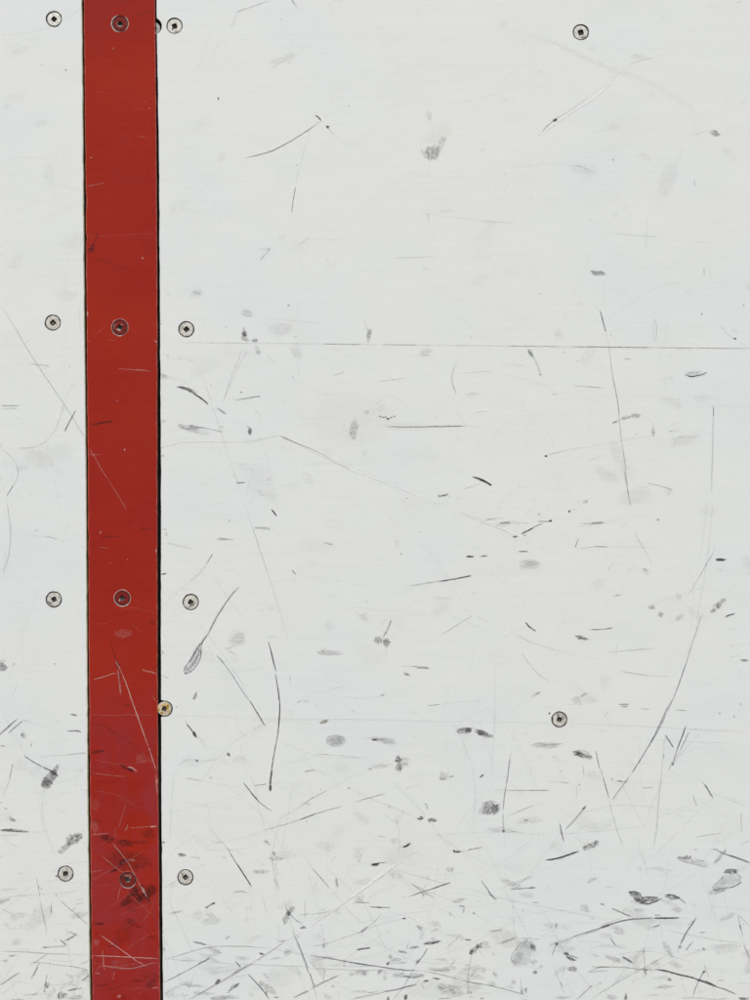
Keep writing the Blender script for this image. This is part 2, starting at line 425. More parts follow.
screw(board_R,*Rr[2],7.4,R_(30),M_CREAM,off=(0,.35),shape=1.5,dirt=[('l','k',1.2,.9,.6,[(188.6,608.5),(189.4,606.8),(192,605.5),(194,603.5),(196.6,601.2)]),('l','k',.7,.8,.5,[(191.5,607.8),(194.2,605.2),(195.6,602.4)])])
screw(board_R,*Rr[3],7.3,R_(48),M_CREAM,shape=.4,sock=2.55,dirt=[('l','k',1.6,.95,.3,[(180.4,871.6),(182.2,874.2),(184,876)])])
screw(board_R,*Rr[4],7.35,R_(-14),M_CREAM,off=(.05,.15),shape=.5,sock=2.9,dirt=[('s','k',.85,.9,583.2,37.3,2.2,.9,-8)])
screw(board_R,*Rr[5],7.2,R_(20),M_CREAM,off=(.1,.1),shape=.3,sock=2.6,dirt=[('l','k',.8,.8,.6,[(553.8,714.8),(556.5,715.6),(558.6,714.5)]),('s','k',.9,.5,558.4,714.7,.7,1.5,0),('s','k',.5,.9,552.8,719.5,.9,2.4,0),('s','k',.35,.9,563,717,1.6,4,0)])
screw(board_R,164.4,708.8,7.35,R_(18),M_YELL,sink=.2,shape=.5,off=(.1,0),sock=2.6,label='yellow stained screw in the gap at the edge of the red strip',
      dirt=[('s','y',1,.9,167.7,707,1.6,2.8,10),('s','y',.95,.9,163.3,705.6,2.6,1.1,-5),('s','y',1,.9,158.4,709.5,1.3,2.2,0),('s','y',.9,.9,161.6,712.6,1.5,1.4,0),('s','k',.8,.7,161.5,712.2,.8,.9,0),('s','k',.8,.7,158.1,709.9,.8,.9,0),('s','y',.8,.9,164.4,712.6,1.2,.9,0),('s','y',.6,1,168.5,711,2,1.2,-40),('s','k',.5,.8,167.8,706,.8,1.2,0),('l','k',.9,.5,.8,[(163,701.8),(168,703),(171.3,708),(170,712.5)])])
old=screw(board_R,153.2,27.6,7.0,R_(30),M_STEEL,sink=3.4,tilt=(0,0),sock=2.7,label='dull sunken screw half hidden behind the edge of the red strip')
for i,(cx,cy) in enumerate(R_SCREWS):
    screw(strip,cx,cy,7.45,R_((40,35,38,20)[i]),M_MAROON,front=.5,sink=.3,sock=(2.3,2.5,2.6,2.6)[i],shape=.7,
      dirt=[[('s','c',.6,.9,cx,cy+2.6,2.6,.7,0),('l','c',.8,.6,.9,[(cx-2.7,cy-2.5),(cx-3.2,cy),(cx-1.5,cy+2.9),(cx+1.5,cy+2.8),(cx+3.2,cy)])],
            [('l','c',1.1,.7,1.0,[(cx-4.5,cy-4.2),(cx-6,cy-1),(cx-5.2,cy+2)]),('s','c',.7,.8,cx-1.2,cy+2.4,2.2,1.2,25),('s','c',.5,.9,cx+1.8,cy-2.8,1.3,.6,0)],
            [('s','c',.5,.8,cx-2.6,cy+1.6,.9,1.7,20)],
            [('s','c',.3,1,cx,cy-4.5,4,1.4,0),('s','k',.6,1,cx-3.5,cy-3,2.4,2.2,0),('s','c',.4,.9,cx+2.5,cy-2.5,.9,1.2,0)]][i])

# ---------------------------------------------------------------- collect the marks
mkL=Marks(lambda y:(SX0,edge(1,y)-0.4)); mkR=Marks(lambda y:(right_panel_left(y)+0.2,SX1)); mkS=Marks(lambda y:(edge(2,y)+0.2,edge(3,y)-0.2)); mkS.base=0.56
BY={'L':mkL,'R':mkR,'S':mkS}
def hole_near(x,y):
    for cx,cy in W_SCREWS_L+W_SCREWS_R+R_SCREWS+[(164.6,708.8)]:
        if (x-cx)**2+(y-cy)**2 < 8.9**2: return True
    return False
def put_line(pts,w,a,rag,tone):
    q=[pts[0]]+list(pts)+[pts[-1]]; path=[]
    for i in range(1,len(q)-2):
        p0,p1,p2,p3=(Vector(q[j]) for j in (i-1,i,i+1,i+2)); n=max(1,int((p2-p1).length/1.8))
        for k in range(n):
            t=k/n; path.append(0.5*((2*p1)+(p2-p0)*t+(2*p0-5*p1+4*p2-p3)*t*t+(3*p1-p0-3*p2+p3)*t**3))
    path.append(Vector(q[-1]))
    runs=[];cur=[];cz=None
    for p in path:
        z=zone(p.x,p.y)
        if hole_near(p.x,p.y): z=None
        if z!=cz:
            if cz and len(cur)>1: runs.append((cz,cur))
            cur=[];cz=z
        cur.append(p)
    if cz and len(cur)>1: runs.append((cz,cur))
    for n,(z,c) in enumerate(runs):
        BY[z].polyline(c,w,a,rag,tone,(c[0]==path[0],c[-1]==path[-1]))
MARKS = """@ 0 0 3
lk 4 .07 .8 0 150 60 128 130 112
ln 1.5 .12 .8 25 650 80 620
lk .8 .3 .5 636 160 650 140 662 122
sk .8 .3 655 296 3 4 0
sk .7 .3 197 210 3 2 0
lk .8 .35 .5 690 90 716 35 750 22
lk 1.5 .12 .8 545 255 640 232
lk 2.5 .06 .8 500 620 600 640 700 628
@ 250 0 3
lk 1 .55 .5 -45 38 0 22 55 2
lk 1.1 .85 .45 -15 474 12 468 60 455 110 430 160 400 212 364
lk 1.8 .95 .5 195 346 205 352 215 364
sk .95 .4 233 381 5 4 20
lk .9 .35 .9 225 372 245 395 265 412
lk .9 .35 .9 235 385 255 408 272 418
lb 1.2 .15 .6 178 334 240 346
lk .7 .18 .6 215 358 260 328 315 298
lk .8 .3 .5 180 395 163 450 142 530 137 565
lk 1.1 .75 .6 137 560 130 598 125 640
sk .6 1.1 545 458 26 22 -25 80
sk .35 1 575 430 12 24 30 30
sk .28 .9 538 345 9 14 0
sk .2 1 98 178 44 12 -18 -18
lk 1.5 .3 .8 62 208 105 180
lk 1 .5 .4 532 638 538 666
lk .8 .28 .6 510 640 600 650 690 660 750 665
lk .8 .2 .6 640 738 690 700 745 660
lk 2.2 .14 .9 140 742 185 705 232 670
lk 2 .3 .9 143 738 178 712
lk 1.5 .1 .7 245 20 255 60
lw 1 .7 .3 732 572 752 558
lk .7 .25 .6 215 160 232 160
lk 1.4 .1 .9 30 350 48 338
ln 2 .1 .9 180 630 290 632
sk .15 1 590 633 22 7 -5
lk 1 .13 .7 490 525 600 532 700 528
sk .14 .9 95 712 14 8 0
sk .2 .9 45 748 22 5 0
@ 500 0 3
lk 1.1 .45 .8 112 412 150 372 165 362 205 335 240 310 275 286
lk 1 .6 .9 125 392 160 362 182 345
sk .9 .4 165 361 7 5 -30
lk .8 .25 .8 275 285 315 255 350 215
lk .9 .5 .6 385 195 420 182 460 172
lk .7 .2 .6 460 172 500 160 545 150
lw 1.4 .7 .2 115 414 165 372 215 338 268 305 320 262 355 218 385 196
ln 8 .13 .5 60 100 160 128 250 172 340 210 430 240 520 290 620 360
ln 5 .09 .7 150 120 250 170 350 212
sk .2 1 415 168 26 8 0
lk .8 .35 .8 575 410 610 396 640 398
sk .7 .9 645 400 16 9 20
lk 1 .5 .4 583 538 584 560
sk .2 1 240 508 34 16 10 20
lk 1 .4 .8 215 492 270 510
sk .5 .4 340 480 3 3 0
lk .8 .4 .6 -60 664 0 667 42 670
lk .9 .4 .6 345 700 400 706 450 710 480 712
lk 1 .3 .9 440 650 438 750
lk 1 .25 .7 590 724 635 728
sk .15 .9 348 645 10 8 0
lk 1 .1 .6 560 540 690 610
sk .15 .9 12 72 14 10 0
ln 1.5 .08 .6 130 600 300 590 400 640
lk .6 .2 .6 0 255 60 190
@ 0 250 3
lk .9 .5 .3 0 163 40 225 90 310 150 400 210 490 252 560 258 570
lk 1 .55 .6 88 342 150 348
lk .8 .25 .6 50 338 90 342
lk .8 .3 .7 75 365 90 356
lk 2 .6 .8 0 468 60 467
lk 1.2 .4 .6 0 477 55 475
lk 1.6 .85 .4 228 480 210 512 193 545
lb 3 .16 .7 228 375 200 440 180 510 150 560 110 588 30 600
lb 2 .22 .7 190 460 170 530 150 562
lb 1.4 .35 .7 55 595 110 590 150 565
lk .9 .5 .8 0 595 25 612 48 640 54 675 40 705 28 725
lk 1.6 .7 .8 40 705 20 738
sk .25 1 0 585 8 8 0
lk .8 .3 .4 240 170 238 230 248 250
lk .8 .12 .5 188 0 192 200 190 600
sk .2 1 65 655 22 7 -10
lk 1.2 .2 .7 215 655 252 650
lk .9 .5 .4 5 305 12 300
@ 0 250 3
sk .2 1 592 130 22 14 -20
sk .3 .9 588 128 14 6 20
lk 1.5 .3 .9 490 375 560 395
sk .25 1 490 380 14 8 20
sk .3 .8 505 322 4 3 0
lk 1.2 .3 .8 552 322 590 336
sk .5 1 733 255 9 20 0
sk .8 .8 733 252 6 9 0
sk .35 1 740 190 20 12 0
sk .5 .8 740 270 12 5 0
lk 1.2 .3 .8 708 450 750 446
lk .7 .4 .3 745 300 715 350 690 405 670 455
@ 160 350 5
lk 2.0 1 .5 82 185 110 188 150 203 180 225 240 268
lk 1.8 .95 .9 95 186 130 198 160 212
lk 2.2 1 .5 165 218 205 240 240 272
lk 1 .8 .6 84 183 125 186 160 200 182 222
lw 1.5 .8 .3 110 180 150 186 190 210
lk .7 .3 .5 100 172 140 172 182 192
lk 2.2 .7 .7 285 288 308 305 332 322
sk .55 1.1 150 385 62 14 6 6
lk 2.6 .4 1 100 390 150 402 210 416
lk 1.3 .55 .6 150 385 230 392 320 412
lk 2 .25 .9 35 412 100 398
sk .25 1 190 408 70 16 8 8
lk .6 .33 .4 190 80 230 180 265 290 300 395 340 520 382 645 412 745
lk .7 .45 .3 410 0 370 100 340 180 318 255
lk .6 .2 .3 350 120 310 160 270 190
lk 1.3 .6 .7 380 252 430 242 505 232
sk .8 .2 407 211 4 4 0
lk .9 .7 .7 432 380 448 390 455 400 450 424
lk .7 .3 .7 465 292 485 312 508 345
lk 1.4 .2 .8 652 110 668 140 680 155
lk .9 .5 .6 250 160 257 182
lk 1.6 .8 .6 380 665 425 664
sk .13 1 430 585 48 20 20
ln .7 .45 .5 0 490 60 476 140 462 420 460 500 450 600 427
ln .9 .5 .6 600 427 650 448 692 470 750 492
sk .3 1 308 385 10 9 0
sk .5 .8 15 530 8 5 0
sk .3 1 18 358 14 10 -30
sn .12 1 680 15 40 18 35
sk .25 1 490 15 16 9 0
sk .3 .9 35 25 9 5 0
sk .15 .9 100 40 14 8 0
lk 1.4 .35 .9 145 50 185 68
sk .4 1 15 128 18 8 15
lk 2 .25 .9 20 132 88 155
lk .6 .15 .3 0 240 60 260
ln 1 .1 .6 380 640 440 720 400 745
lk 1.3 .2 .7 550 700 700 660
@ 250 250 3
lk 3 .28 1 42 12 30 28
lk 1.8 .5 .9 58 0 42 18 30 32
lk .9 .4 .6 430 24 500 22 560 18
lk .8 .15 .7 580 50 600 20
sk .6 .5 115 166 3 3 0
lk 1.2 .25 .7 45 205 130 212 220 220
lk .8 .2 .6 145 140 146 205
sk .2 1 90 240 36 22 0 90
lk 1.2 .5 .9 340 208 352 235 362 272
sk .6 1 357 255 7 20 10
lw .8 .5 .4 500 288 600 289 700 286
sk .6 .9 15 272 10 6 0
sk .3 1 22 300 7 18 -20
sk .3 1 528 308 20 14 0
lk .8 .3 .8 490 316 560 318
lk 1.1 .35 .7 45 310 80 345
sk .15 1 140 300 16 26 -30
lk 1.3 .45 .6 380 394 420 391 468 384
lk .8 .6 .6 250 376 285 365
lk 1.7 .3 .9 120 372 138 392
lk 1 .2 .7 140 395 190 420 230 432 285 434
lk 2.5 .3 1 628 320 608 370 608 400 618 432
lk .9 .45 .8 612 345 606 390 620 435
lk .9 .3 .8 618 475 635 510 665 530 700 532
lk .8 .4 .5 635 370 725 363
sk .25 1 668 432 20 6 0
lw 1.4 .8 .3 672 486 715 480
lk 1.8 .65 .6 408 530 480 531 560 530 648 528
lk 1.8 .45 .8 530 529 645 528
sn .12 .9 470 530 80 12 0
lk .7 .3 .9 345 490 380 462 420 440 470 462
sk .8 .5 390 499 3 2 0
sn .8 .5 398 502 4 2 0
sk .9 .5 406 501 3 2 0
sk .8 .5 414 506 6 3 0
sk .9 .5 424 502 3 3 0
sk .8 .5 433 499 3 2 0
sk .45 1 312 540 14 32 10 40
sk .3 1 350 488 9 6 0
sk .15 1 345 610 8 12 30
ln 1 .15 .7 335 520 340 600 365 640
sn .1 .9 300 520 120 90 0
lk 1.4 .5 .5 0 442 32 438
lk .8 .2 .6 5 475 38 500
sk .7 .5 0 545 6 12 0
ln .8 .3 .6 0 573 50 562 92 557
lk .8 .8 .8 90 557 120 572 160 588
ln 1 .6 .4 140 580 200 605 260 638 300 655
lw 1.3 .8 .2 160 592 230 625 300 658 380 688 450 715 520 745
lk .7 .2 .5 300 655 380 682 460 714
lk .6 .1 .4 0 745 300 650 500 600 700 560
lk 1.2 .45 .3 668 681 695 688 725 706
lk 2 1 .3 668 681 695 688 724 706
lk .6 .2 .5 610 190 660 225 700 260
lk .7 .2 .7 668 178 705 178
ln 2 .2 .9 560 738 600 732
sk .8 1 580 736 18 4 -10
ln .8 .4 .6 640 718 670 708
sk .1 .9 25 690 40 50 40
@ 500 250 3
sk .65 1.1 296 69 25 8 8 8
lk 1 .55 .4 270 64 300 66
sk .12 .9 38 68 18 6 0
lk .7 .2 .4 310 90 311 170
lk 1.3 .9 .6 300 180 308 210 318 248
lk .8 .6 .5 318 248 328 300 338 380 352 450 362 550 372 620 380 690 388 750
lk 1.1 .5 .8 338 380 352 450 358 500
lk 1.2 .6 .4 372 660 380 705 388 750
lk .6 .4 .4 285 165 302 182
lw .8 .5 .4 0 291 200 293 400 297 600 299
sk .2 .9 175 252 12 10 0
lk 1.5 .4 .6 465 205 470 240 466 275
lk .9 .35 .7 462 205 460 240 463 280
lk 1 .5 .4 611 52 613 78
sk .8 .2 605 192 3 2 0
lk 1 .35 .6 660 225 680 250 705 268
sk .8 .3 705 266 5 3 30
lk .7 .25 .5 705 268 745 290
lk 1.6 .55 .9 82 296 98 320 112 345 122 376
sk .6 1 92 310 7 16 -28
sk .5 .8 121 374 4 4 0
lk 1.2 .6 .7 372 326 394 328
lk 1.6 .9 .3 555 374 575 380 605 374 622 366
sk .35 .8 580 372 26 8 -5
lk .9 .5 .5 558 370 580 365
lk .7 .3 .5 0 342 50 345 80 346
lk .8 .2 .7 205 349 270 349
lk .8 .5 .5 218 407 260 410 312 414
lk 1.3 .4 .8 250 409 300 413
lk .8 .25 .6 0 374 50 382 130 405 175 432
lk 1.2 .4 .6 152 434 175 432
lk .6 .12 .5 60 390 75 500 78 620
lk .6 .2 .5 278 445 262 560
lk .7 .15 .4 150 450 260 445 350 438 500 445 640 462 750 470
sk .14 1 605 445 30 12 0
lk 3.4 .3 1.1 338 518 370 506 410 498 430 498
sk .5 1 345 517 10 4 -15
sk .5 1 378 502 14 6 -15
sk .55 1 408 497 14 6 0
lk 2.2 .3 1 457 515 462 560
sk .4 1 460 545 6 14 0
lk 1 .7 .3 640 465 640 500
lk 2 .2 1 642 465 640 560 632 700
lk 1.2 .45 .7 638 500 638 610 634 730
lk 1 .15 .8 660 380 655 520
lk .6 .15 .7 645 390 645 460
sk .18 1 555 570 44 16 -15
lk 1.2 .35 .9 510 572 545 560 592 562
lk 1.4 .35 .9 505 546 538 540
lk 1 .25 .8 515 600 530 570
ln 1.1 .35 .6 135 618 190 602 280 588 380 570 460 555
sk .8 .5 138 618 5 3 0
lk 1 .25 .7 265 630 300 622
lk 1 .6 .6 440 698 480 708 522 720
lk .6 .2 .5 420 702 450 696
sk .2 1 505 728 10 14 30
lk 1 .4 .5 52 710 65 710
lk .6 .12 .4 500 520 750 578
lk .6 .12 .6 690 540 692 620
lk .6 .12 .4 0 480 60 460
sk .15 .9 500 385 20 6 -10
lk .6 .15 .5 480 300 478 400
@ 0 500 3
lk .9 .6 .7 18 0 28 50 32 110 25 170 10 220
lk .7 .3 .7 8 225 18 150
lk .9 .3 .6 82 106 150 112 212 124
lk .8 .5 .5 135 112 150 110 172 122
lk 1.2 .2 .6 205 70 190 110
lk .8 .3 .6 198 210 205 225
lk .6 .15 .5 0 330 80 300 160 280
lk .5 .18 .5 160 345 165 380
sk .35 1 8 484 12 6 -10
lk .9 .35 .6 55 545 45 570 36 590
sk .3 .8 42 492 5 4 0
lk .6 .12 .7 0 600 60 560
lk .6 .15 .6 240 460 262 420
@ 0 500 3
lk 1.4 .75 .4 638 160 628 178 620 192
lk .8 .5 .5 622 190 600 218 570 245
lk .7 .3 .6 570 245 530 280 485 320
lk 1.4 .55 .4 718 260 690 292 655 345 640 375 620 410
lb 1.3 .7 .4 712 264 690 290 650 350 622 405
lk 1.6 .7 .6 718 260 712 268
lk .7 .25 .3 575 345 620 400 665 460 720 540 750 600
lk .7 .25 .3 625 195 680 290 750 380
lk 1 .7 .4 650 465 690 515 725 570 750 605
lk 2 .45 .9 650 465 672 490
sk .25 1 712 415 28 22 -30
lk 1.5 .5 .9 672 440 690 455 710 465
lk 2.2 .3 1 495 128 575 145
sk .35 .9 665 118 20 5 5
lk 1 .6 .8 660 118 700 118
sk .8 .5 492 222 8 3 -10
sk .4 .6 495 88 5 4 0
lk .9 .6 .5 580 600 590 575
sk .5 .7 585 590 6 14 20
lk 1.3 .8 .6 485 450 492 462
lk 1.2 .6 .8 485 525 508 536
lk 1.4 .75 .6 560 672 580 698 590 715
sk .55 .8 583 702 5 10 -30
lk .7 .25 .5 545 650 580 695 640 750
lk .6 .15 .4 480 300 520 330 560 300
@ 160 500 5
lk 1.8 .35 1 465 140 550 148
sk .45 1 510 140 40 5 2
sk .5 .9 546 146 6 6 0
lk .7 .3 .6 550 140 566 95
lk .7 .1 .5 380 148 450 142
lk .6 .14 .5 560 148 750 150
lk .7 .35 .4 420 0 440 70 465 145 500 250 540 370 580 490 615 610 650 735
lk .8 .3 .3 465 145 500 250 540 370
lk 1 .85 .5 556 45 585 82
lk 1.7 .8 .6 565 60 583 78
lk 1 .8 .6 658 348 680 375
sk .15 .9 670 405 8 8 0
lk .8 .6 .8 300 192 370 196
lk .8 .5 .8 305 203 330 198
lk 1.2 .25 .8 30 215 90 230 160 245
lk .7 .15 .7 10 60 180 50 340 5
lk .6 .3 .8 320 356 375 346
lk .6 .15 .6 310 270 315 275
sk .4 .8 32 172 8 9 0
lk .6 .15 .7 15 540 100 485
lk .6 .2 .7 75 460 100 485
sk .15 1 395 690 36 24 -20
sk .35 1 345 738 10 5 0
lk .8 .6 .6 345 738 370 735
lk .8 .2 .8 10 460 40 465
sk .15 1 510 555 12 10 0
sk .15 1 560 545 10 8 0
@ 250 500 3
lk 1.7 .9 .4 65 28 80 48
lk 1.2 .7 .7 220 128 250 135
lk .9 .7 .7 125 210 138 222
lk 1 .6 .8 434 120 440 130 448 118
sk .2 .9 442 138 8 6 0
lk 1 .2 .6 320 165 350 182 395 200
lk .8 .25 .5 60 90 100 110
sk .7 .6 660 170 11 4 0
sk .45 .8 702 168 14 4 -6
lk 1.8 .55 .9 480 258 560 245 600 240
lk 1.9 .9 .7 570 244 620 236 662 227
sk .22 1 575 294 32 6 0
lk .6 .3 .6 300 318 400 332 480 325
lk .7 .2 .7 465 343 530 345
sk .25 1 342 352 14 14 -20
lk .7 .3 .6 310 332 380 380 440 420
lk .6 .4 .7 390 372 412 355
lk 1.2 .75 .4 424 360 412 390 400 410
lk .8 .5 .5 408 392 390 435
sk .6 1.1 384 420 12 14 20 60
sk .75 1.1 409 428 12 14 -10 30
sk .15 1 408 460 5 20 0
sk .4 1 240 458 40 9 3 3
lk .8 .4 .8 205 465 290 462
ln 1.5 .2 .9 140 600 200 580 290 556
ln 1.2 .3 .8 240 566 285 558
lk .9 .4 .8 138 610 160 600 182 606
lk .9 .55 .4 120 524 121 546
lk .7 .15 .6 225 395 240 360 270 330
sk .15 1 238 380 12 14 0
lk 1.5 .95 .3 55 425 65 460 74 500
lb 1.8 .8 .4 62 450 72 490 78 515
lk 1.4 .95 .3 76 520 84 570 89 620 87 660 84 700
lb 1.3 .5 .5 86 560 90 620 88 660
lk 1.2 .8 .4 86 680 80 720 74 750
lk 1 .8 .3 0 602 22 640 45 678
lk .8 .6 .5 575 403 610 382 670 345
lk .7 .3 .5 675 345 720 370
lk .8 .2 .5 600 345 680 380 740 412
lk 1 .4 .7 450 498 500 500
sk .6 1.1 517 503 28 5 5
sk .6 .7 470 523 10 4 20
lk .7 .3 .6 460 515 485 528
sk .5 .9 398 585 8 4 -20
lk 1.2 .4 .8 530 617 568 614
lk .7 .25 .5 568 614 640 605 715 600
lk .6 .3 .8 0 655 90 658 200 658 400 660 560 664 750 666
lk .6 .25 .4 0 660 100 663 300 658
sn .6 .8 222 665 14 5 -20
sn .2 .9 310 632 8 6 0
sk .3 .9 258 722 30 18 0 30
sk .3 .9 258 722 28 16 0 -30
sk .2 1 405 722 30 12 10
sn .3 .9 380 715 24 6 5
sk .7 .8 375 719 9 3 0
lk .6 .15 .5 590 700 592 750
sk .35 .9 640 692 24 10 -5 40
sk .75 1 655 690 10 8 -10 40
sk .7 1 695 700 20 10 15 60
lk 1 .6 .8 620 694 650 684 670 690
sk .4 .9 712 706 20 8 10
lk .7 .2 .5 640 700 642 750
lk .6 .3 .5 740 470 735 560 732 700
@ 460 450 5
lk 1.2 .8 .4 58 133 100 150 158 178
lk 2.6 1 .3 95 148 125 158 155 176
sk .9 .5 152 174 8 5 20
ln 2 .25 .6 20 195 60 182 110 165
sk .9 .6 430 31 8 4 0
lk 1 .4 .7 440 28 480 15 520 5
lk 1.2 .3 .7 640 50 695 34
lk 1 .5 .5 288 183 305 184
lk .8 .25 .5 375 240 365 270
lw 1.6 .8 .2 0 315 60 335 130 368 200 392 250 412 300 435
lk .7 .4 .4 0 312 60 330 130 362 200 390 245 410
lk 1 .3 .7 60 415 90 385 125 365
sk .4 1 155 345 30 5 -6
lk .7 .4 .7 130 348 205 340
sk .3 1 215 370 40 10 -6
lk 1.5 .6 .8 195 365 255 358
lk .8 .4 .7 255 358 340 366
sk .9 .6 275 434 15 5 -8
lk 2 .9 .6 305 420 335 405 368 390
lk 1.2 .8 .6 335 408 370 385 415 366
lk 1.4 .8 .7 390 356 430 358 460 354
sk 1 .5 452 354 9 5 -8
sk .7 .9 325 426 10 4 0
sk .5 .9 395 322 6 8 0
lk 1 .5 .9 330 468 350 464
lk 1.3 .8 .6 290 509 340 506
lk .8 .4 .9 400 492 430 490
sk .8 .6 545 306 5 5 0
lk 1 .4 1 560 300 590 290
sk .4 1 625 258 16 9 -15
lk .9 .6 .9 605 365 640 368 715 358
lk .7 .35 .6 590 380 650 378 720 360
sk .6 .9 668 366 12 3 0
lk 1.4 .5 .5 592 440 582 470 574 490
lk 1.4 .3 .7 590 495 670 485 740 485
lk 1 .6 .6 670 480 740 486
sk .9 .5 48 533 17 4 0
sk .6 .7 120 530 18 4 -6
sk .2 1 352 572 54 26 0
sk .25 1 355 570 28 12 0
lk 1.7 .8 .5 -10 640 20 636 58 628
sk .3 1 745 590 6 10 0
lw 2 .4 .6 150 620 250 650
@ 500 500 3
lk 1.2 .3 .6 230 70 300 72 370 52
sk .55 1 292 69 22 4 -5
sk .5 .7 474 59 5 4 0
lk .8 .4 .5 405 85 410 110 430 140 445 170 458 195
lk 1.3 .35 .8 412 120 435 150
sk .25 1 438 215 14 7 40
lk 1.3 .3 .6 235 115 225 145
lk .8 .3 .5 240 145 300 140 380 140 472 145
lk 1.3 .3 .8 330 205 345 180
lk 1.3 .5 .4 388 -5 392 18
lk .7 .4 .3 650 140 620 190 590 245 558 295
lk 1.1 .35 .5 645 150 615 200 590 245
sk .95 .6 661 179 15 5 0
lk .8 .6 .5 645 181 680 178
sk .2 .9 660 210 14 6 0
lk .7 .2 .6 640 165 700 155
lk .8 .3 .6 620 0 612 90 605 150 598 190
lk .8 .2 .6 600 190 585 260 570 420 555 500
sk .6 .9 640 332 10 6 -30 60
sk .7 .9 655 316 11 8 -30 60
sk .5 .9 669 301 10 6 -30 60
sk .25 .9 655 316 30 12 -40 60
lk 1.5 .9 .4 674 351 704 340
lk 1.2 .8 .4 680 346 705 341
lk .6 .3 .6 675 388 712 388
sk .22 .9 536 290 10 12 0
sk .5 1 456 322 10 8 0
sk .6 1 482 343 8 8 -30
sk .3 1 540 353 14 10 -20
lk 1.6 .25 .8 505 372 540 355
sn .5 .9 352 286 14 3 -10
sn .3 .9 438 210 8 4 30
lk 1.8 .95 .6 76 366 88 380 108 394
lw 5 .3 .5 0 415 45 390 80 374
lk .8 .3 .7 260 390 290 388
lk 1.5 .75 .6 270 389 310 388 340 383
sk .8 .9 243 413 18 6 8
sk .3 .9 255 417 20 5 5
lk 1.2 .35 .8 225 405 245 412
ln .8 .4 .5 40 402 90 425 150 445 210 462
lk .8 .2 .4 210 462 300 480
lk .8 .5 .5 315 460 350 455 400 450 470 445
lk .8 .4 .4 352 425 347 475
lk .6 .2 .5 195 360 178 390
lk .7 .5 .4 62 455 90 495 125 530 152 546
lk 1.4 .5 .6 365 514 410 522 450 527
lk .8 .4 .5 450 527 510 530
lk 1.2 .3 .6 490 514 502 516
sn .6 .8 112 580 12 4 -15
sn .3 .8 105 585 14 5 -30
sn .5 .9 252 584 12 5 -30
sk .3 .9 230 600 14 12 0
sk .9 .3 148 640 3 3 0
lk 1.2 .2 .9 270 602 310 604
sk .5 .9 372 613 14 3 0
sk .4 .9 372 620 12 3 0
lk .9 .4 .8 420 626 450 628
lk .8 .5 .7 530 630 562 632
lk .8 .25 .7 310 650 330 632
lk .6 .25 .8 0 666 100 668 145 669
lk .6 .3 .8 205 670 350 676 480 682 600 690 750 696
lk .6 .25 .3 620 320 600 370 585 420
lk 1 .55 .3 605 340 580 420 558 490 530 570
lb 1.1 .7 .3 558 490 530 570 500 640
lb 1.2 .75 .3 500 640 470 700 438 750
lb 1.2 .8 .3 558 678 545 715 530 748
lk .8 .5 .5 572 690 550 730 540 750
lk 1.5 .6 .5 495 705 508 725 520 742
sk .7 .7 733 481 14 4 3
lk .8 .4 .7 690 472 718 465
sk .35 .5 722 612 4 5 0
lk 1.2 .2 .8 600 550 640 556
lk .8 .2 .5 690 440 750 430
sk .25 1 90 190 32 14 0
sk .4 1 72 155 14 3 5
sk .7 .6 208 34 4 4 0
lk .8 .35 .8 0 66 100 70
lk 1 .4 .8 0 70 60 72
lk .7 .3 .6 0 85 25 97
sn .4 1 18 68 16 3 0
lk .6 .15 .5 450 400 460 430
lk .6 .2 .6 0 600 18 598
sk .18 .9 140 735 48 9 0
lk .6 .3 .6 95 740 130 728 190 732
@ 0 700 7.5
lb 1.3 .85 .6 60 250 100 215 130 190 172 152
lk .9 .5 .6 172 152 240 165
ln 6 .15 .8 155 210 190 260 215 305
sk .6 .9 168 262 12 18 -30
sk .35 1 175 265 18 30 -30
lk 1.2 .65 .5 242 318 234 340 226 362
lk 1.2 .35 .5 440 142 428 160 412 182
sk .75 .8 555 113 26 7 10
lk 1.6 .85 .5 500 228 540 234 580 230 610 240
lk 2 .5 .8 560 230 612 238
lk 1.2 .6 .8 0 342 25 345 48 348
sk .4 .9 15 345 30 7 3
lk 1.1 .4 .6 300 430 400 418 500 410
lk 1.3 .6 .7 500 412 570 404 650 398
lk 1.2 .9 .4 180 418 240 458 320 502
lk 2.2 .85 .5 318 502 360 520 400 542 440 575
lk .8 .3 .5 440 575 460 605
sk .7 .7 370 590 40 82 40 50
sk .5 .7 350 625 36 42 40 50
sk .5 .7 415 525 20 50 32 60
lk 1 .7 .4 96 480 82 540 72 600
lk .8 .45 .4 72 600 40 680 12 745
lk 1.1 .2 .8 350 750 420 725 510 690
sn .15 .9 150 490 50 50 0
lk .6 .2 .6 0 105 300 100 640 108
lk .6 .3 .5 200 0 235 90
lk .6 .15 .5 560 750 575 550
sn .25 .9 610 530 14 22 30
lk .6 .2 .5 280 285 460 300 540 330
lk .6 .2 .5 290 420 320 470
@ 0 800 7.5
lb 1 .8 .6 25 62 55 68
lb .8 .6 .6 40 55 60 75
lk 2.8 .45 1 70 122 90 145 130 160
sk .45 1 85 145 30 18 30
lk 2.4 .85 .9 0 232 60 228 130 235 220 238
sk .6 1.1 90 228 90 14 2 2
lk 1.6 .5 .9 20 215 60 222 140 220
lk 1 .5 .6 0 270 60 265 140 258
lk 1.1 .35 .9 220 232 300 240 380 220
lk .6 .4 .5 20 285 70 320 130 352
lk .8 .4 .8 420 75 470 88 500 92
ln 2 .15 .8 300 42 360 12 400 0
sk .7 1.1 555 290 70 34 -38 -38
sk .5 1.1 500 350 70 24 -38 -38
sk .35 1.1 590 262 34 20 0 -38
sk .3 1 450 372 34 16 -45
lk .9 .3 .8 300 455 380 450
sk .7 .5 425 572 10 9 0
lk .9 .8 .7 418 574 438 580
sk .3 .8 405 538 10 6 0
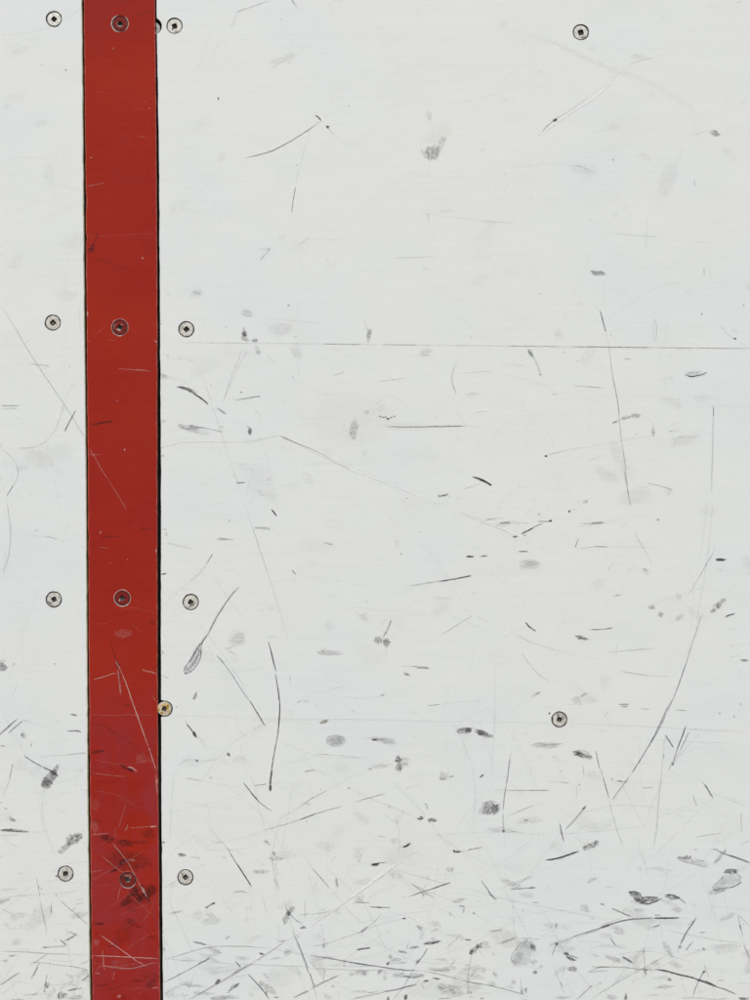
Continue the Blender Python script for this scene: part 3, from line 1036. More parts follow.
lk .9 .5 .4 272 580 285 640 300 740
sk .5 .8 290 655 6 14 0
sk .5 .6 310 665 5 7 0
lk .9 .4 .7 410 685 425 720 440 745
sk .5 .7 420 715 8 6 0
lk .7 .5 .5 10 672 100 668 130 668
sk .25 .9 5 425 12 12 0
lk .6 .3 .5 450 700 560 680 650 672
sk .3 .8 600 745 34 5 -5
sn .2 .9 640 325 10 16 0
lk .6 .2 .5 540 200 650 240
@ 0 900 7.5
lk .8 .7 .3 450 0 510 55 580 115 665 190
lb .8 .5 .4 0 62 50 85 110 112
lk .9 .6 .4 300 0 318 90 340 190 352 242
lk .6 .3 .5 388 0 380 70
sk .3 .9 600 25 40 7 -20
sk .5 .7 555 66 14 5 -5
lk 1.2 .35 .9 50 215 200 212
lk .8 .3 .8 400 180 540 182
lb 1.6 .9 .5 448 295 475 320 500 340
lk 1.2 .6 .8 410 285 425 312
lk 1.8 .6 1 475 300 520 290 580 255
sk .6 1 535 280 55 10 -35 -35
lk 2.2 .55 1 320 355 400 352 500 345
sk .6 .9 335 356 16 8 0
lk 1.2 .55 .5 0 384 150 388 330 400 540 409
lk .6 .4 .5 540 409 660 412
ln 2 .3 .9 60 420 140 412
sk .5 1 90 418 30 8 0
lb .9 .5 .7 0 455 40 460 60 450
sb .5 1 42 455 20 12 0
lk .8 .6 .4 220 465 330 472 450 488 560 502 660 525
lb 1.1 .6 .4 225 490 280 455 330 422 360 402
lb 2 .65 .5 0 640 60 600 120 560 150 545
lb 2.4 .6 .7 285 495 260 545 232 595
lb 1.2 .5 .6 285 495 250 570
lk 1.1 .3 .9 380 450 460 460 560 458
lk 1.8 .55 .8 600 480 640 465 665 455
lk 2.5 .7 .8 612 608 640 590 672 560
lk .9 .7 .6 650 545 685 570
lb 1.2 .7 .6 355 560 345 600 340 650
sb .6 1 352 640 22 26 0 20
lb 1.1 .6 .7 330 690 340 640 370 660
sk .5 1 335 685 12 10 0
lk 1.8 .75 .8 510 680 570 668 620 660
lk 1.4 .6 .8 505 682 590 650
lk 1.4 .4 .9 360 640 500 630 600 640
lk 1.5 .6 .9 180 715 240 708 290 705
lk 1 .4 .8 290 700 390 712
sk .6 1 460 715 40 32 10 90
lk 2 .7 .8 440 700 440 748
lk 1.8 .8 .8 470 715 500 700
sk .45 1 130 748 60 10 0
lk 1 .4 .8 0 720 80 650 170 600
lk .7 .3 .7 360 550 380 450
sk .4 1 560 730 60 14 -8
lk .8 .4 .7 520 745 660 735
sk .15 1 560 610 60 40 0
@ 160 700 5
lk .9 .85 .4 445 0 485 60 525 130
lk .7 .4 .5 120 85 160 150 235 245
sk .85 .7 172 170 8 15 -25
lk 1 .75 .6 128 118 165 158 183 192
lk .5 .25 .4 315 100 365 225
sk .9 .6 342 272 7 11 -30
lk .6 .25 .7 0 79 150 81 380 88 560 93 750 94
lk 1.2 .35 .8 90 330 130 302 160 298 195 306
sk .8 .6 185 303 8 5 30
lk 2.2 .35 .9 200 310 245 302 290 293
lk 2.2 .25 .9 385 285 430 298
lk .9 .6 .7 130 391 170 396 210 405
lk .9 .2 .6 210 405 300 422 420 430
sk .5 .8 255 388 10 4 0
lk 1.2 .75 .8 468 430 500 424 535 420
lk .9 .3 .7 535 420 620 408
lk 1.3 .6 .4 600 0 600 60 596 130
lk 1.3 .85 .4 580 215 570 270 562 320 556 380
lk .9 .35 .5 596 130 588 180 580 215
lk 2.4 .95 .3 560 350 553 400 551 430
sk .9 .5 552 440 7 18 0
lk 1.4 .8 .4 415 410 450 455 490 500
lb 1.1 .8 .4 450 460 495 508 560 558
lk .6 .2 .4 0 575 200 530 380 480 460 435
lk .6 .3 .5 420 340 470 420 490 520 520 620 545 710
sk .35 .9 530 710 10 14 -30
lk 1.6 .6 .8 525 700 555 730
lk 1 .6 .7 510 655 580 635 650 615 750 580
lk 1.6 .3 .9 340 705 430 685 520 655
lk .9 .3 .8 220 735 340 700
lk 1.6 .4 .9 255 708 310 712
lk .7 .5 .6 250 640 300 700 345 750
lk .9 .35 .4 600 590 680 545 750 505
lk .8 .3 .6 65 370 60 500 50 680
lk .8 .15 .5 55 385 100 360
sk .7 .8 15 712 12 6 0
lk .8 .6 .8 680 18 705 3
lk .7 .4 .6 720 360 750 354
lk .7 .2 .6 610 435 650 465
sk .12 1 160 310 50 28 0
sk .12 1 410 300 50 24 10
@ 160 850 5
sk .65 .9 112 25 24 9 3
lk 1 .7 .8 95 22 135 25
sk .35 .9 178 38 22 6 5
sk .25 .9 320 35 12 8 40
lk 1 .9 .4 340 0 375 55 410 110 462 188
lk 1.5 .8 .4 385 68 425 130 455 178
lk .8 .4 .4 380 0 412 25
lk 1.5 .35 .6 20 190 70 160 90 150
lk 1.2 .25 .6 165 100 230 70
lk 1.3 .6 .7 365 215 400 206 440 213
sk .9 .7 240 283 16 5 -30
sk .9 .7 265 268 16 6 -25
lk .8 .4 .7 215 292 280 262
sk .35 .9 78 312 36 8 -12
lk .8 .4 .8 45 320 110 302
lk .7 .3 .7 320 298 380 265
sk .3 .9 338 438 14 8 -30
lk .8 .5 .7 322 448 352 430
lb 2.8 .75 .6 165 458 200 466 232 475
lk 1 .6 .4 20 548 100 525 190 497 280 483 370 481 450 483 560 494
lk .8 .4 .4 560 494 640 508 750 528
lk .8 .45 .5 20 542 100 550 200 556 300 564 380 568
lk .8 .5 .5 380 568 500 574 640 580 750 585
lk 1.3 .75 .5 18 662 80 632 150 595 250 540
lk 1.6 .6 .8 190 570 250 540
ln 2.6 .6 .7 140 748 210 712 280 672 350 632 420 592 480 556
ln 1.8 .55 .7 480 556 550 508 620 460
lw 2.2 .55 .3 450 568 560 498 650 440 740 388
lk 1.6 .7 .9 360 620 440 576
lb 1.8 .85 .5 375 555 405 588
lk 1.3 .9 .4 440 620 480 662 520 708 548 748
sk .6 .8 532 715 7 12 20
sk .8 .8 290 658 10 20 40
lk 1 .7 .7 272 672 302 640
sk .8 .9 372 682 36 10 -32 -32
lk 1.6 .6 .9 330 718 400 665
sk .5 1 290 742 50 12 -10
sb .35 1 350 735 50 14 0
sk .85 .7 507 518 13 5 15
lk .9 .6 .8 550 548 575 540 605 540
lk .7 .3 .8 520 610 540 650
lk .6 .3 .6 430 285 440 350
sk .15 .9 435 352 16 12 0
lk .7 .4 .6 510 220 522 270 537 325
lk .6 .2 .6 480 215 450 290
lk 1.1 .4 .5 550 0 565 70 580 140 600 210
lk .7 .5 .5 575 60 590 130
lk 1.3 .5 .8 568 140 592 188
sk .55 1 570 20 8 14 -30
sk .2 1 588 35 8 8 0
sk .55 1.1 655 300 24 16 -50 -50
sk .55 1.1 628 345 14 28 20 60
sk .85 .8 640 318 12 12 0
lk 1.4 .7 .8 630 290 650 322 680 350 715 370
lk 1 .4 .5 620 250 635 300 655 365 680 440
lb 1 .65 .4 680 440 705 500 730 570 748 632
lk 1.3 .5 .5 660 400 700 500 745 620
lk .9 .45 .4 690 460 720 540 750 600
lk .9 .5 .5 725 250 725 345
lk 1.3 .5 .8 690 325 750 320
lk .6 .4 .5 590 360 598 440
lk 1.2 .6 .8 585 440 600 460 632 448
lk 2 .5 .7 600 458 635 450
sk .8 .8 715 388 18 6 -5
sn .2 .9 625 22 60 22 0
lk .6 .2 .6 480 0 610 20
lk .6 .25 .5 655 80 662 108
sk .2 .9 140 545 30 16 0
sn .2 .9 190 325 26 30 30
sk .2 1 410 540 44 12 0
sn .25 1 410 542 30 8 5
sk .15 1 330 600 100 24 -5 -5
sk .15 1 250 590 60 20 0
lk .8 .4 .8 240 620 340 602 410 590
lk 1.2 .6 .7 665 740 700 722 745 700
lk 2 .6 .7 670 738 745 704
sk .8 .6 583 737 12 3 0
lk .7 .4 .8 80 398 82 420
lk .7 .4 .8 30 410 32 432
lb 1.2 .8 .6 10 470 25 508
sk .25 1 48 725 30 14 20
lk 1 .3 .8 70 742 120 712
lk .8 .3 .7 35 595 38 620
lk .6 .3 .6 20 695 100 730
lk .5 .2 .5 120 600 145 700
sk .15 1 600 640 70 50 0
lk 1 .3 .8 20 440 40 600
sk .3 1 530 628 24 8 40
lk .6 .25 .5 690 0 750 70
@ 310 850 5
sk .9 .8 325 72 22 9 -8
lk 1.6 .8 .8 305 76 340 66 380 62
lk 1 .7 .7 130 138 133 165 140 188
sk .4 .8 134 165 10 22 -5
lk .8 .35 .4 0 65 10 90
lk 1 .75 .4 10 90 45 130 85 175 100 195
lk .7 .35 .4 100 195 150 250 200 310 270 372
lw 3.5 .6 .2 0 382 70 330 160 270 250 208 340 140 420 82 460 50
lk 1 .3 .5 0 372 60 325 140 275 220 220
lk 1.6 .5 .7 120 312 155 292
lk 1 .4 .7 480 35 545 12
sn .2 .9 240 30 26 26 0
sk .35 .8 244 56 9 6 0
lk .8 .2 .4 0 190 60 205
lk .7 .2 .6 80 0 85 40 88 240
lk 1.4 .7 .6 230 260 265 263 300 264
lk 1.6 .8 .8 295 283 330 286 405 288
sk .7 .7 340 287 20 4 3
lk .6 .12 .5 420 100 400 280 385 420 375 540
lk .8 .45 .6 420 100 500 120 590 145 680 170
lk .7 .3 .6 440 155 500 170 550 190 620 220 740 262
lk 1.2 .8 .6 492 234 560 210 640 185 705 162
lk 2.2 .6 .8 610 196 660 175 705 163
lk .9 .6 .5 510 165 540 195 570 228
sk .4 .8 565 225 6 10 0
sk .4 .8 588 140 6 10 0
sk .3 1 698 98 20 18 0 30
sk .5 .8 712 96 5 8 0
sk .9 .7 738 8 16 7 0
sk .9 .4 720 4 5 8 0
lk 1.6 .2 .8 530 298 590 275 650 280
lk .7 .5 .5 360 315 320 360 280 395
sk .65 .9 265 402 26 7 -35 -35
lk 1 .5 .6 0 486 90 465 180 435 270 405
lk .7 .4 .5 270 400 350 372 450 347
lw 1.3 .6 .3 420 310 500 335 580 375 660 400
sk 1 .3 472 343 8 5 0
sk .6 .8 462 342 8 4 0
sk .2 .9 390 408 10 6 0
lk 1.6 .7 .7 228 500 265 495 310 488
lk 2.6 .7 .8 235 497 300 489
sk .35 1 703 320 7 12 -10
lk .8 .25 .5 640 290 700 318 735 350
sk .55 1 550 388 18 10 25
lk .7 .3 .8 490 360 495 380
sk .8 1.1 610 463 44 9 -8 -8
lk 1.5 .8 .8 565 468 610 465 658 455
sk .6 1 520 486 26 8 -5
sk .65 1 460 508 22 7 10
lk 1 .5 .9 435 510 500 518
lk .8 .6 .7 495 460 480 500
sk .2 .9 560 420 12 30 0
sk .5 .9 403 532 8 11 20
sk .75 .9 391 567 7 10 20
sk .6 1 350 608 9 20 30
sk .35 1 375 635 9 22 0
lk .8 .5 .7 420 570 480 562 495 558
lk 1.1 .8 .4 590 490 560 535 530 575
lk 1 .5 .5 530 575 510 610 470 680 415 748
sk .5 .8 538 556 8 18 35
lk 1.2 .85 .4 0 527 100 542 210 562 340 582 460 598 560 604
lk .8 .6 .4 560 604 640 620 750 650
sk .5 1 240 570 40 5 5
lk 1.6 .35 .9 200 560 300 580
lk .8 .5 .4 0 590 120 596 250 600 400 600 500 606
lk 1 .4 .6 80 585 110 575 200 582 330 580
lk 1 .4 .8 500 540 400 545
sk .5 1.1 525 630 50 12 0 5
lk 2 .6 1 460 632 530 635 560 625
sk .35 1.1 650 600 60 12 5 5
sk .35 1.1 700 590 30 10 0
lk 1.4 .6 .9 590 600 650 602 700 600
lk .8 .5 .9 600 610 740 640
sk .85 .8 580 655 16 6 -15
sk .85 .8 632 644 18 6 10
lk .9 .6 .5 730 545 700 585
lk 1 .9 .4 0 615 10 650 25 685
lk .9 .65 .5 5 690 60 662 150 622
lk 1.5 .6 .6 0 700 50 672 140 628
lk .8 .6 .5 75 595 65 660
lk .7 .5 .4 10 660 30 720 35 748
lk 2 .75 .5 355 712 420 700 480 685 535 670
lk 1.3 .6 .6 210 745 290 728 370 712
lk 1.3 .5 .7 290 715 350 705
sk .4 1 450 625 40 14 0
lk 1.2 .5 .8 480 660 500 630
sk .9 .7 390 744 7 12 20
sk .95 .7 478 738 9 18 10
lk .8 .4 .8 690 690 640 660
sk .4 1 655 690 16 10 30
lk 1.5 .7 .8 640 745 700 740
lk .9 .5 .7 690 742 750 722
sn .3 1 90 735 24 12 30
lk .9 .4 .7 60 710 100 735
lk 1 .3 .7 140 700 145 745
sk .35 1 115 680 8 12 -20
sk .6 .9 68 480 7 14 10
lk .7 .4 .7 68 500 85 460 0 420
lk 1.3 .4 1 30 405 60 440 85 445
lk .7 .25 .7 650 375 655 395
sk .3 .8 650 380 6 8 0
sk .3 1 60 300 14 6 0
lk 1.2 .5 .6 0 322 50 315 100 308
lk .6 .3 .5 0 440 95 465
sk .2 1 730 430 40 12 10
lk .7 .3 .7 620 400 690 425 750 430
sk .12 1 600 700 120 50 0
lk .8 .3 .7 540 640 570 700
lk 1 .35 .8 565 690 560 650
@ 460 850 5
lk .8 .5 .8 0 8 60 0
lk 2.2 1 .2 430 50 470 45 510 35 560 18 595 5
lk 1 .9 .2 425 52 500 40 580 10
lk .8 .2 .5 235 20 225 110 220 150
lk 1 .8 .4 105 152 130 185 150 215
lk 2.4 .75 .5 140 205 160 230 185 250
lk .9 .3 .6 440 10 390 70 330 140 270 195 240 215
lk .6 .35 .6 190 200 270 165 370 128
lk .9 .5 .5 250 185 300 160 365 130
lk 1.7 .75 .8 250 195 310 192 380 188
sn .6 .9 360 188 18 4 0
lk .7 .4 .4 0 188 60 200 180 235 300 262 420 285 560 312 680 335 750 348
lk 1.2 .15 .8 560 175 600 190
sk .25 1 660 150 30 12 -30
lk 1.3 .4 .8 635 162 690 138
sk .5 1 380 263 20 4 3
sk .6 .8 712 272 10 5 15
lk .6 .5 .5 690 264 715 272
lk .7 .3 .5 690 92 750 98
sk .6 .8 10 281 14 5 5
sk .5 .8 70 316 9 6 10
lk .6 .3 .5 30 300 100 335 180 378
lk .8 .2 .7 250 285 330 305 450 330
lk .7 .15 .5 200 350 400 395 520 420
lk 1.6 .7 .8 148 404 175 404 208 399
lk 1.2 .35 .8 55 403 85 398
lk .9 .4 .5 482 365 480 395
sk .4 .8 482 375 6 14 0
lk .7 .2 .6 400 405 520 362 600 345
lk 2.6 .35 .9 165 472 220 460 285 436
sk .4 1 240 453 44 8 -22 -22
lk 1 .5 .6 305 438 350 443 400 446
lk .8 .35 .5 410 434 490 428
lk 1.3 .75 .5 545 443 600 422 680 398 750 375
lk 2.2 .5 .8 620 415 680 398 750 378
lk .8 .5 .5 580 440 640 418 700 400
lk 3 .7 .8 700 388 750 374
lk .8 .35 .5 480 470 545 443
sk .8 .6 483 470 8 9 0
lk 1.1 .7 .5 480 475 468 505 460 530
sk .28 .8 320 512 48 66 25 25
sk .3 .8 285 540 26 40 15 10
sk .4 1 340 470 36 20 30 30
sk .75 1 365 488 14 20 -30 40
lk .9 .5 .5 280 570 262 560 258 530 275 500 310 462 340 455
lk .8 .3 .7 260 575 300 575 360 560
sk .3 1 368 555 24 10 5
sk .35 1 270 562 16 10 0
sk .7 .8 374 612 14 9 -10
sk .25 .8 405 585 8 14 30
lk 1 .3 .7 370 600 410 575
sk .7 1 70 500 26 14 -35 -35
sk .7 1 95 480 20 14 0 60
sk .35 1 125 465 22 12 0
sk .9 .8 55 512 8 14 20
lk 1 .4 .6 90 490 110 520 125 545
lk 1 .6 .6 60 520 45 590 40 660 40 720
sk .4 .8 35 575 12 4 0
sk .5 .8 168 521 5 7 0
lk .7 .2 .6 60 590 160 600 250 580
sk .95 .7 532 518 14 7 10
sk .95 .8 552 540 26 7 25 25
lk 1.6 .8 .8 520 520 560 530 592 543
lk 1.4 .8 .8 530 535 560 552 585 550
sn .5 .9 563 594 26 13 0
sk .35 .9 563 596 26 12 0
lk 1 .5 .5 515 625 518 600 535 585
lk 1.2 .6 .6 655 583 700 585 750 586
lk 1.3 .55 .6 635 610 690 606 750 603
lk .8 .5 .6 0 450 30 448 60 450
sk .7 .9 40 450 16 5 3
lk 1 .5 .7 0 436 20 442
lk .9 .75 .4 0 652 60 662 150 678 240 700 310 720 345 738
lk 1.2 .5 .7 35 660 100 668
sk .35 1 160 670 20 14 0
sk .3 1 70 690 40 26 -15 -15
sk .5 .9 45 712 14 8 0
sk .25 1 120 600 12 16 0
sk .2 1 90 595 34 18 0
sk .55 1 310 708 6 18 0
sk .6 1 330 700 8 18 0
lk .8 .5 .5 305 720 305 640
lk .7 .4 .4 465 570 490 640 510 690 530 735
lk 1.2 .6 .5 500 655 515 690
sk .4 .9 510 738 34 8 0
lk .9 .7 .4 665 672 630 705 585 748
lk .8 .5 .5 750 690 700 715 655 745
sk .4 .9 700 668 10 7 20
lk .6 .3 .4 650 690 700 668
lk .6 .25 .6 350 670 460 678
sk .5 .9 112 740 14 7 -10
sk .3 1 255 684 14 8 0
lk .7 .3 .5 160 600 190 650
lk .6 .25 .4 0 610 60 590
lk .6 .3 .5 590 455 680 460 750 470
lk .8 .35 .7 640 480 660 480
@ 600 850 5
sk .8 1.1 182 232 50 16 32 35
sk .7 1.1 170 215 30 10 12 20
lk 1.6 .8 .8 152 208 185 210 210 225
sk .75 1.1 230 250 60 18 -8 -10
lk 1.8 .9 .7 200 262 240 270 275 258 310 242
lk 1 .6 .7 210 235 260 235 300 240
sk .8 1.1 360 235 38 14 8 20
lk 1.6 .8 .8 330 222 365 225 395 240 430 268
lk 1 .5 .8 380 248 400 238
lk 1.5 .6 .8 0 268 20 274
lk 1.6 .85 .8 58 291 100 310 155 332
sk .35 1 430 50 50 14 15 15
sk .6 1.1 425 40 36 8 5 90
sk .35 .9 500 66 44 18 22 20
lk .9 .6 .7 385 45 430 62 480 72 540 88
lk .8 .5 .7 480 45 530 60 545 82
sk .9 .5 432 30 4 6 0
sk .7 .5 452 33 4 5 0
lk 1.5 .85 .5 580 0 630 22 680 38 750 62
lk 2.6 .55 .8 640 25 700 45 750 66
sk .8 1 655 108 34 14 -5 0
sk .3 .8 650 148 52 28 -10 -25
sk .35 .9 600 180 36 22 -30 -30
lk 1 .7 .6 620 110 640 97 685 98 688 110
lk 1 .65 .6 625 130 600 150 565 185 565 200 600 202
lk 1.6 .8 .6 650 188 690 172 708 158
lk 1 .7 .7 680 118 705 135 695 150 708 160
lk .9 .5 .7 605 192 650 186
lk 1.8 .75 .4 0 388 60 370 130 350 220 342 280 340
lk 2.4 .5 .8 20 380 80 360 160 346
lk 1.9 .95 .7 270 340 330 341 400 338
sk .85 1 330 340 56 5 0 90
lk .7 .4 .5 400 338 440 342
sk .6 .9 285 326 16 4 -5
lk 1 .45 .6 0 380 50 360 110 340
lk 1.5 .55 .9 248 390 280 380 302 374
sk .5 .8 285 380 20 4 -15
sk .4 .9 98 404 28 20 15 30
sk .25 .9 70 385 26 12 10
lb 1.6 .65 .6 50 438 65 460 80 475
lk .8 .4 .7 55 450 90 485 150 495
lk 1.6 .9 .4 482 335 465 365 440 400 420 435 400 475
lk 2.4 .5 .8 440 380 468 352
lk .8 .5 .6 400 475 390 495 395 520
sk .6 .9 400 485 9 10 0
lk 1.6 .7 .9 465 458 445 480 430 505
lk 1.4 .7 .8 495 414 530 411
sk .6 1 518 495 10 8 0 90
lk .8 .7 .8 508 488 525 502
sk .3 .9 588 518 14 6 20
lk .7 .45 .4 320 400 400 415 520 438 640 458 720 468 750 472
lk 1 .7 .5 690 325 700 375 715 435
lk 1 .55 .4 690 322 720 352 748 382
sk .6 .8 700 385 5 12 -5
lk 1.4 .6 .5 718 472 732 505 750 545
lk .8 .5 .6 668 525 655 545
sb .8 .9 135 548 26 8 25 25
lb 1.6 .8 .7 110 530 140 550 170 570
lk .9 .6 .6 350 515 290 550 220 590 140 632 60 678 0 712
lk 1.5 .6 .6 -60 610 0 586 60 585 130 588 220 598 280 600
lk 2.4 .95 .4 275 597 330 605 390 622 450 635 500 652
lk 2.2 .85 .5 490 648 540 665 580 680
lk 1.6 .8 .5 560 678 620 695 680 722
sk .7 .9 530 662 50 8 18 18
lk 1 .75 .4 525 600 495 650 462 732
lk .8 .6 .5 520 570 530 600 545 640
sk .8 .7 520 608 7 9 20
sk .4 .8 495 652 9 9 0
lk .9 .6 .6 218 480 222 560 228 640
sk .6 .9 228 605 10 16 0
sk .7 .8 348 648 10 7 0
sk .35 .9 270 640 14 8 20
sn .35 .9 320 685 40 12 0
lk .9 .4 .8 260 688 380 680
lk 1.6 .8 .5 130 712 128 748
sk .6 .8 128 740 8 14 0
lk .7 .4 .5 405 630 435 735
lk 1.3 .5 .7 400 742 480 738 560 746 650 742
sk .75 .9 720 743 26 8 0
lk 1 .6 .7 700 748 750 738
sk .35 .9 60 735 30 12 0
lk .7 .4 .7 60 680 110 630
lk .7 .3 .7 310 728 380 715
lk .7 .3 .6 570 700 560 730
lk .5 .2 .5 430 510 500 520
sk .25 .9 195 300 30 10 0
sk .2 .9 470 275 12 10 30
lk .6 .4 .4 205 0 240 130
lk .6 .25 .4 170 30 80 230
sk .3 .8 45 186 26 5 0
sk .2 1 60 480 80 10 0
lk .7 .3 .7 100 540 60 570
sk .25 1 190 520 50 16 -30
lk .6 .25 .5 400 600 520 590 640 600
lk .7 .25 .8 400 480 440 500
sk .15 1 330 360 100 20 5
lk .6 .2 .5 560 290 750 205
@ 300 700 5
lk .6 .2 .8 0 92 150 95 300 97 450 100 600 103 750 106
lk .6 .25 .4 0 114 60 118
sn .6 .8 122 112 20 5 -15
lk 1 .6 .7 640 28 700 22
lk .9 .45 .7 85 270 130 273 200 278 260 284 310 290
lk 1.3 .35 .8 90 270 150 275
sk .18 .8 182 205 46 30 0 30
lk .6 .6 .9 130 212 140 185 180 175 215 190 228 212
lk .9 .5 .9 130 212 170 232 215 228
lk 2.6 .25 .9 325 188 400 205 470 210
sk .25 .8 440 205 44 16 10
sn .3 .9 400 196 36 8 8
sk .8 .8 372 200 14 4 0
sk .75 1.1 490 300 18 22 0 0
sk .7 1.1 492 338 20 22 0 80
sk .35 1.1 520 310 30 34 0 0
lk 1 .6 .8 480 325 545 318
sk .3 1 400 330 60 12 -8 -8
sk .5 1 350 345 14 6 -5
sk .35 1.1 722 380 26 24 0 -30
sk .4 .8 712 395 18 8 0
lk .8 .55 .6 20 360 50 352 78 345
lk 1.4 .5 .7 22 360 75 350
lk .8 .35 .7 78 345 130 378
lk .9 .6 .4 0 530 60 492 140 450
lk .8 .3 .4 140 450 200 415 270 378
lk 1.1 .7 .6 0 598 70 572 140 550 215 530
lk 1.3 .75 .6 0 598 80 568
lk .8 .6 .6 268 512 340 490 430 468
lk 1.2 .35 .8 300 503 400 475
lk .7 .4 .6 520 443 570 432 618 424
lk .8 .4 .5 235 438 300 465 380 505 450 530 520 560 590 590
lk .7 .3 .5 415 565 475 610
sk .35 .6 448 534 6 7 0
sk .55 .6 245 441 7 4 0
lb 1.2 .8 .5 622 515 635 528 636 550
sk .95 .8 604 591 17 10 -15 -30
sk .95 .9 660 601 25 11 0 -20
sk .9 .7 535 728 20 7 -35
lk 1.6 .8 .6 508 736 535 728 556 714
sk .25 .9 475 705 28 18 10
lk .6 .5 .7 635 270 655 284
lk .6 .4 .5 572 170 575 200
lk 1 .2 .8 255 560 300 590 350 625
sk .15 1 310 590 50 20 40
sk .13 1 210 340 50 22 10
sk .35 .8 42 521 12 4 0
lk .7 .3 .6 720 252 750 248
sk .15 .9 140 740 14 20 0
sn .2 .9 295 745 30 12 0
lk .5 .2 .5 270 378 340 350
sk .4 .8 262 54 6 3 0
lk .8 .5 .6 10 5 45 12
@ 450 700 5
lk .6 .2 .8 0 104 200 108 500 116
lk .6 .2 .8 590 118 750 122
sk .4 1 65 155 34 16 -5 50
sk .65 1 92 150 20 12 0 50
sk .85 1.1 152 162 22 16 25 40
sk .5 1 190 178 26 9 15
lk .8 .6 .7 35 155 60 142 110 138 135 148 175 160
lk .8 .3 .5 75 190 78 260 72 340
lk .7 .3 .5 232 0 225 80 220 180 210 300 206 390
lk .8 .4 .4 305 260 300 300
lb 1.2 .75 .3 300 290 290 370 280 430
lk 1 .8 .4 282 425 272 480 266 550
lk 1.4 .6 .8 266 560 266 640 270 662
sk .8 .8 268 655 7 10 0
lk .6 .25 .5 270 670 275 745
lk .7 .45 .5 215 450 270 451
lk .9 .65 .3 270 451 380 452 500 451
lk 1.2 .3 .6 395 452 500 451
sk .5 .9 205 540 48 36 -20 -30
sk .45 1.1 175 545 36 32 -30 -30
sk .75 1 225 545 22 24 -20 60
lk 1 .7 .7 200 505 225 530 250 520
lk .9 .5 .8 160 520 200 505 240 515
sb .9 .7 160 379 16 5 -45
lk .8 .6 .6 285 582 340 558 420 525
lk .7 .3 .6 340 560 400 535 465 512
sk .25 1 400 600 60 22 -3 -10
sk .5 .7 382 601 14 5 0
sk .25 1 270 650 80 14 3 3
lk 1 .35 .9 195 655 270 658 345 658
sk .3 .9 490 228 75 14 -2 10
lk .8 .6 .7 400 225 450 215 490 225 570 215
lk .7 .3 .7 430 232 480 245 540 235
sk .9 .9 640 266 28 13 8 15
sk .6 1.1 665 275 40 16 15 15
sk .6 1.1 695 287 24 12 25 20
lk 1.2 .6 .7 620 262 640 252 680 258 715 290
sk .35 .7 520 283 8 4 0
sk .3 .7 378 168 6 3 0
lk 1 .8 .5 728 250 738 300 748 345
lk .8 .5 .7 480 412 550 410 600 416
lk 1.3 .4 .8 555 412 595 415
sk .7 .3 646 423 4 4 0
lk .8 .4 .5 632 425 633 500
lk .8 .45 .6 665 320 670 385
lk 1.3 .3 .7 664 330 668 370
lk 2.2 .45 .7 576 650 620 600 682 530
lk 1.2 .6 .8 576 650 625 600 665 550
sk .8 .7 668 542 16 6 -45 -45
lk .9 .25 .6 490 745 545 680 576 650
lb 1.3 .9 .5 548 615 558 660 568 710
lk 1.5 .5 .7 552 640 562 690
lk .7 .5 .6 535 655 560 665
sk .65 1.2 705 728 40 16 -28 60
sk .5 1.1 730 715 14 20 20 60
sn .8 .9 675 735 14 6 -10
lk .6 .2 .5 480 570 560 545 720 490
lk 1.5 .7 .7 90 748 130 742 165 736
sk .5 .8 8 383 14 5 -10
lk .6 .2 .5 330 130 300 260
lk .6 .35 .6 470 38 530 28
lk .7 .4 .7 590 25 655 20
sk .3 .7 655 18 5 10 0
lk .5 .2 .5 80 710 240 660
lk .5 .25 .5 445 660 440 740
sk .15 1 720 380 50 20 20
@ 600 700 5
lb 1.2 .85 .3 358 0 330 55 295 130 268 185 240 235
lb 1.4 .8 .4 240 235 210 285 160 365
lk 1 .75 .5 140 390 100 445 60 500
lk 1.2 .5 .7 155 370 120 420
lk .8 .6 .4 0 335 20 400 45 490
lk 1.3 .6 .5 15 390 45 490
lk .8 .45 .4 45 490 60 560 85 650 115 732
lb 1.2 .75 .4 430 125 410 180 385 250 362 318
lk 1 .5 .5 445 155 415 225 380 290 360 325
lk .7 .4 .4 470 195 430 240 385 295 360 330
lk .6 .25 .5 510 150 470 195
sk .8 .8 362 318 8 8 0
lk 1.2 .7 .5 358 325 342 350
lk .7 .3 .5 342 350 310 410 280 480 250 540
lk 1.7 .7 .5 325 172 345 200 368 238
lk .6 .4 .7 315 225 330 180
lk 1.8 .4 .7 318 270 308 360 300 430 290 540 282 650 265 748
sk .5 .7 318 280 4 12 0
lk 1 .3 .5 320 200 318 270
sk .6 .8 100 407 20 5 5
lk .7 .4 .6 50 398 90 405 140 410
sk .5 .5 60 394 5 5 0
lk 1 .6 .8 210 440 268 437
lk 1 .75 .5 510 410 540 445 568 495
lk 2.2 .6 .8 525 425 560 485
lk 1.2 .6 .5 465 475 474 505 485 532
lk .6 .25 .4 350 350 410 395
lk .7 .25 .5 450 350 510 410
lk .7 .4 .5 560 465 640 495 740 532
lk .6 .2 .4 620 480 750 515
lk .9 .5 .5 705 560 708 650
sk .4 .6 709 652 4 6 0
lk 1.1 .5 .6 480 685 540 675 608 666
lk .6 .25 .8 0 124 150 130 300 134 450 145 600 152 750 158
sk .3 .9 122 22 24 4 3
sk .4 .9 120 33 22 4 3
lk 1.3 .4 .8 200 44 250 46
lk 1.3 .4 .8 375 50 430 52
sk .7 .4 598 68 5 3 0
sk .35 .7 672 82 5 9 0
lk .8 .35 .7 20 90 45 58
sk .12 1 150 330 24 8 0
lk .6 .2 .4 130 220 200 180
lk .6 .2 .4 220 650 260 520
lk .7 .35 .6 370 575 420 585
lk .8 .5 .6 700 725 748 700
sk .5 .8 478 748 10 4 0
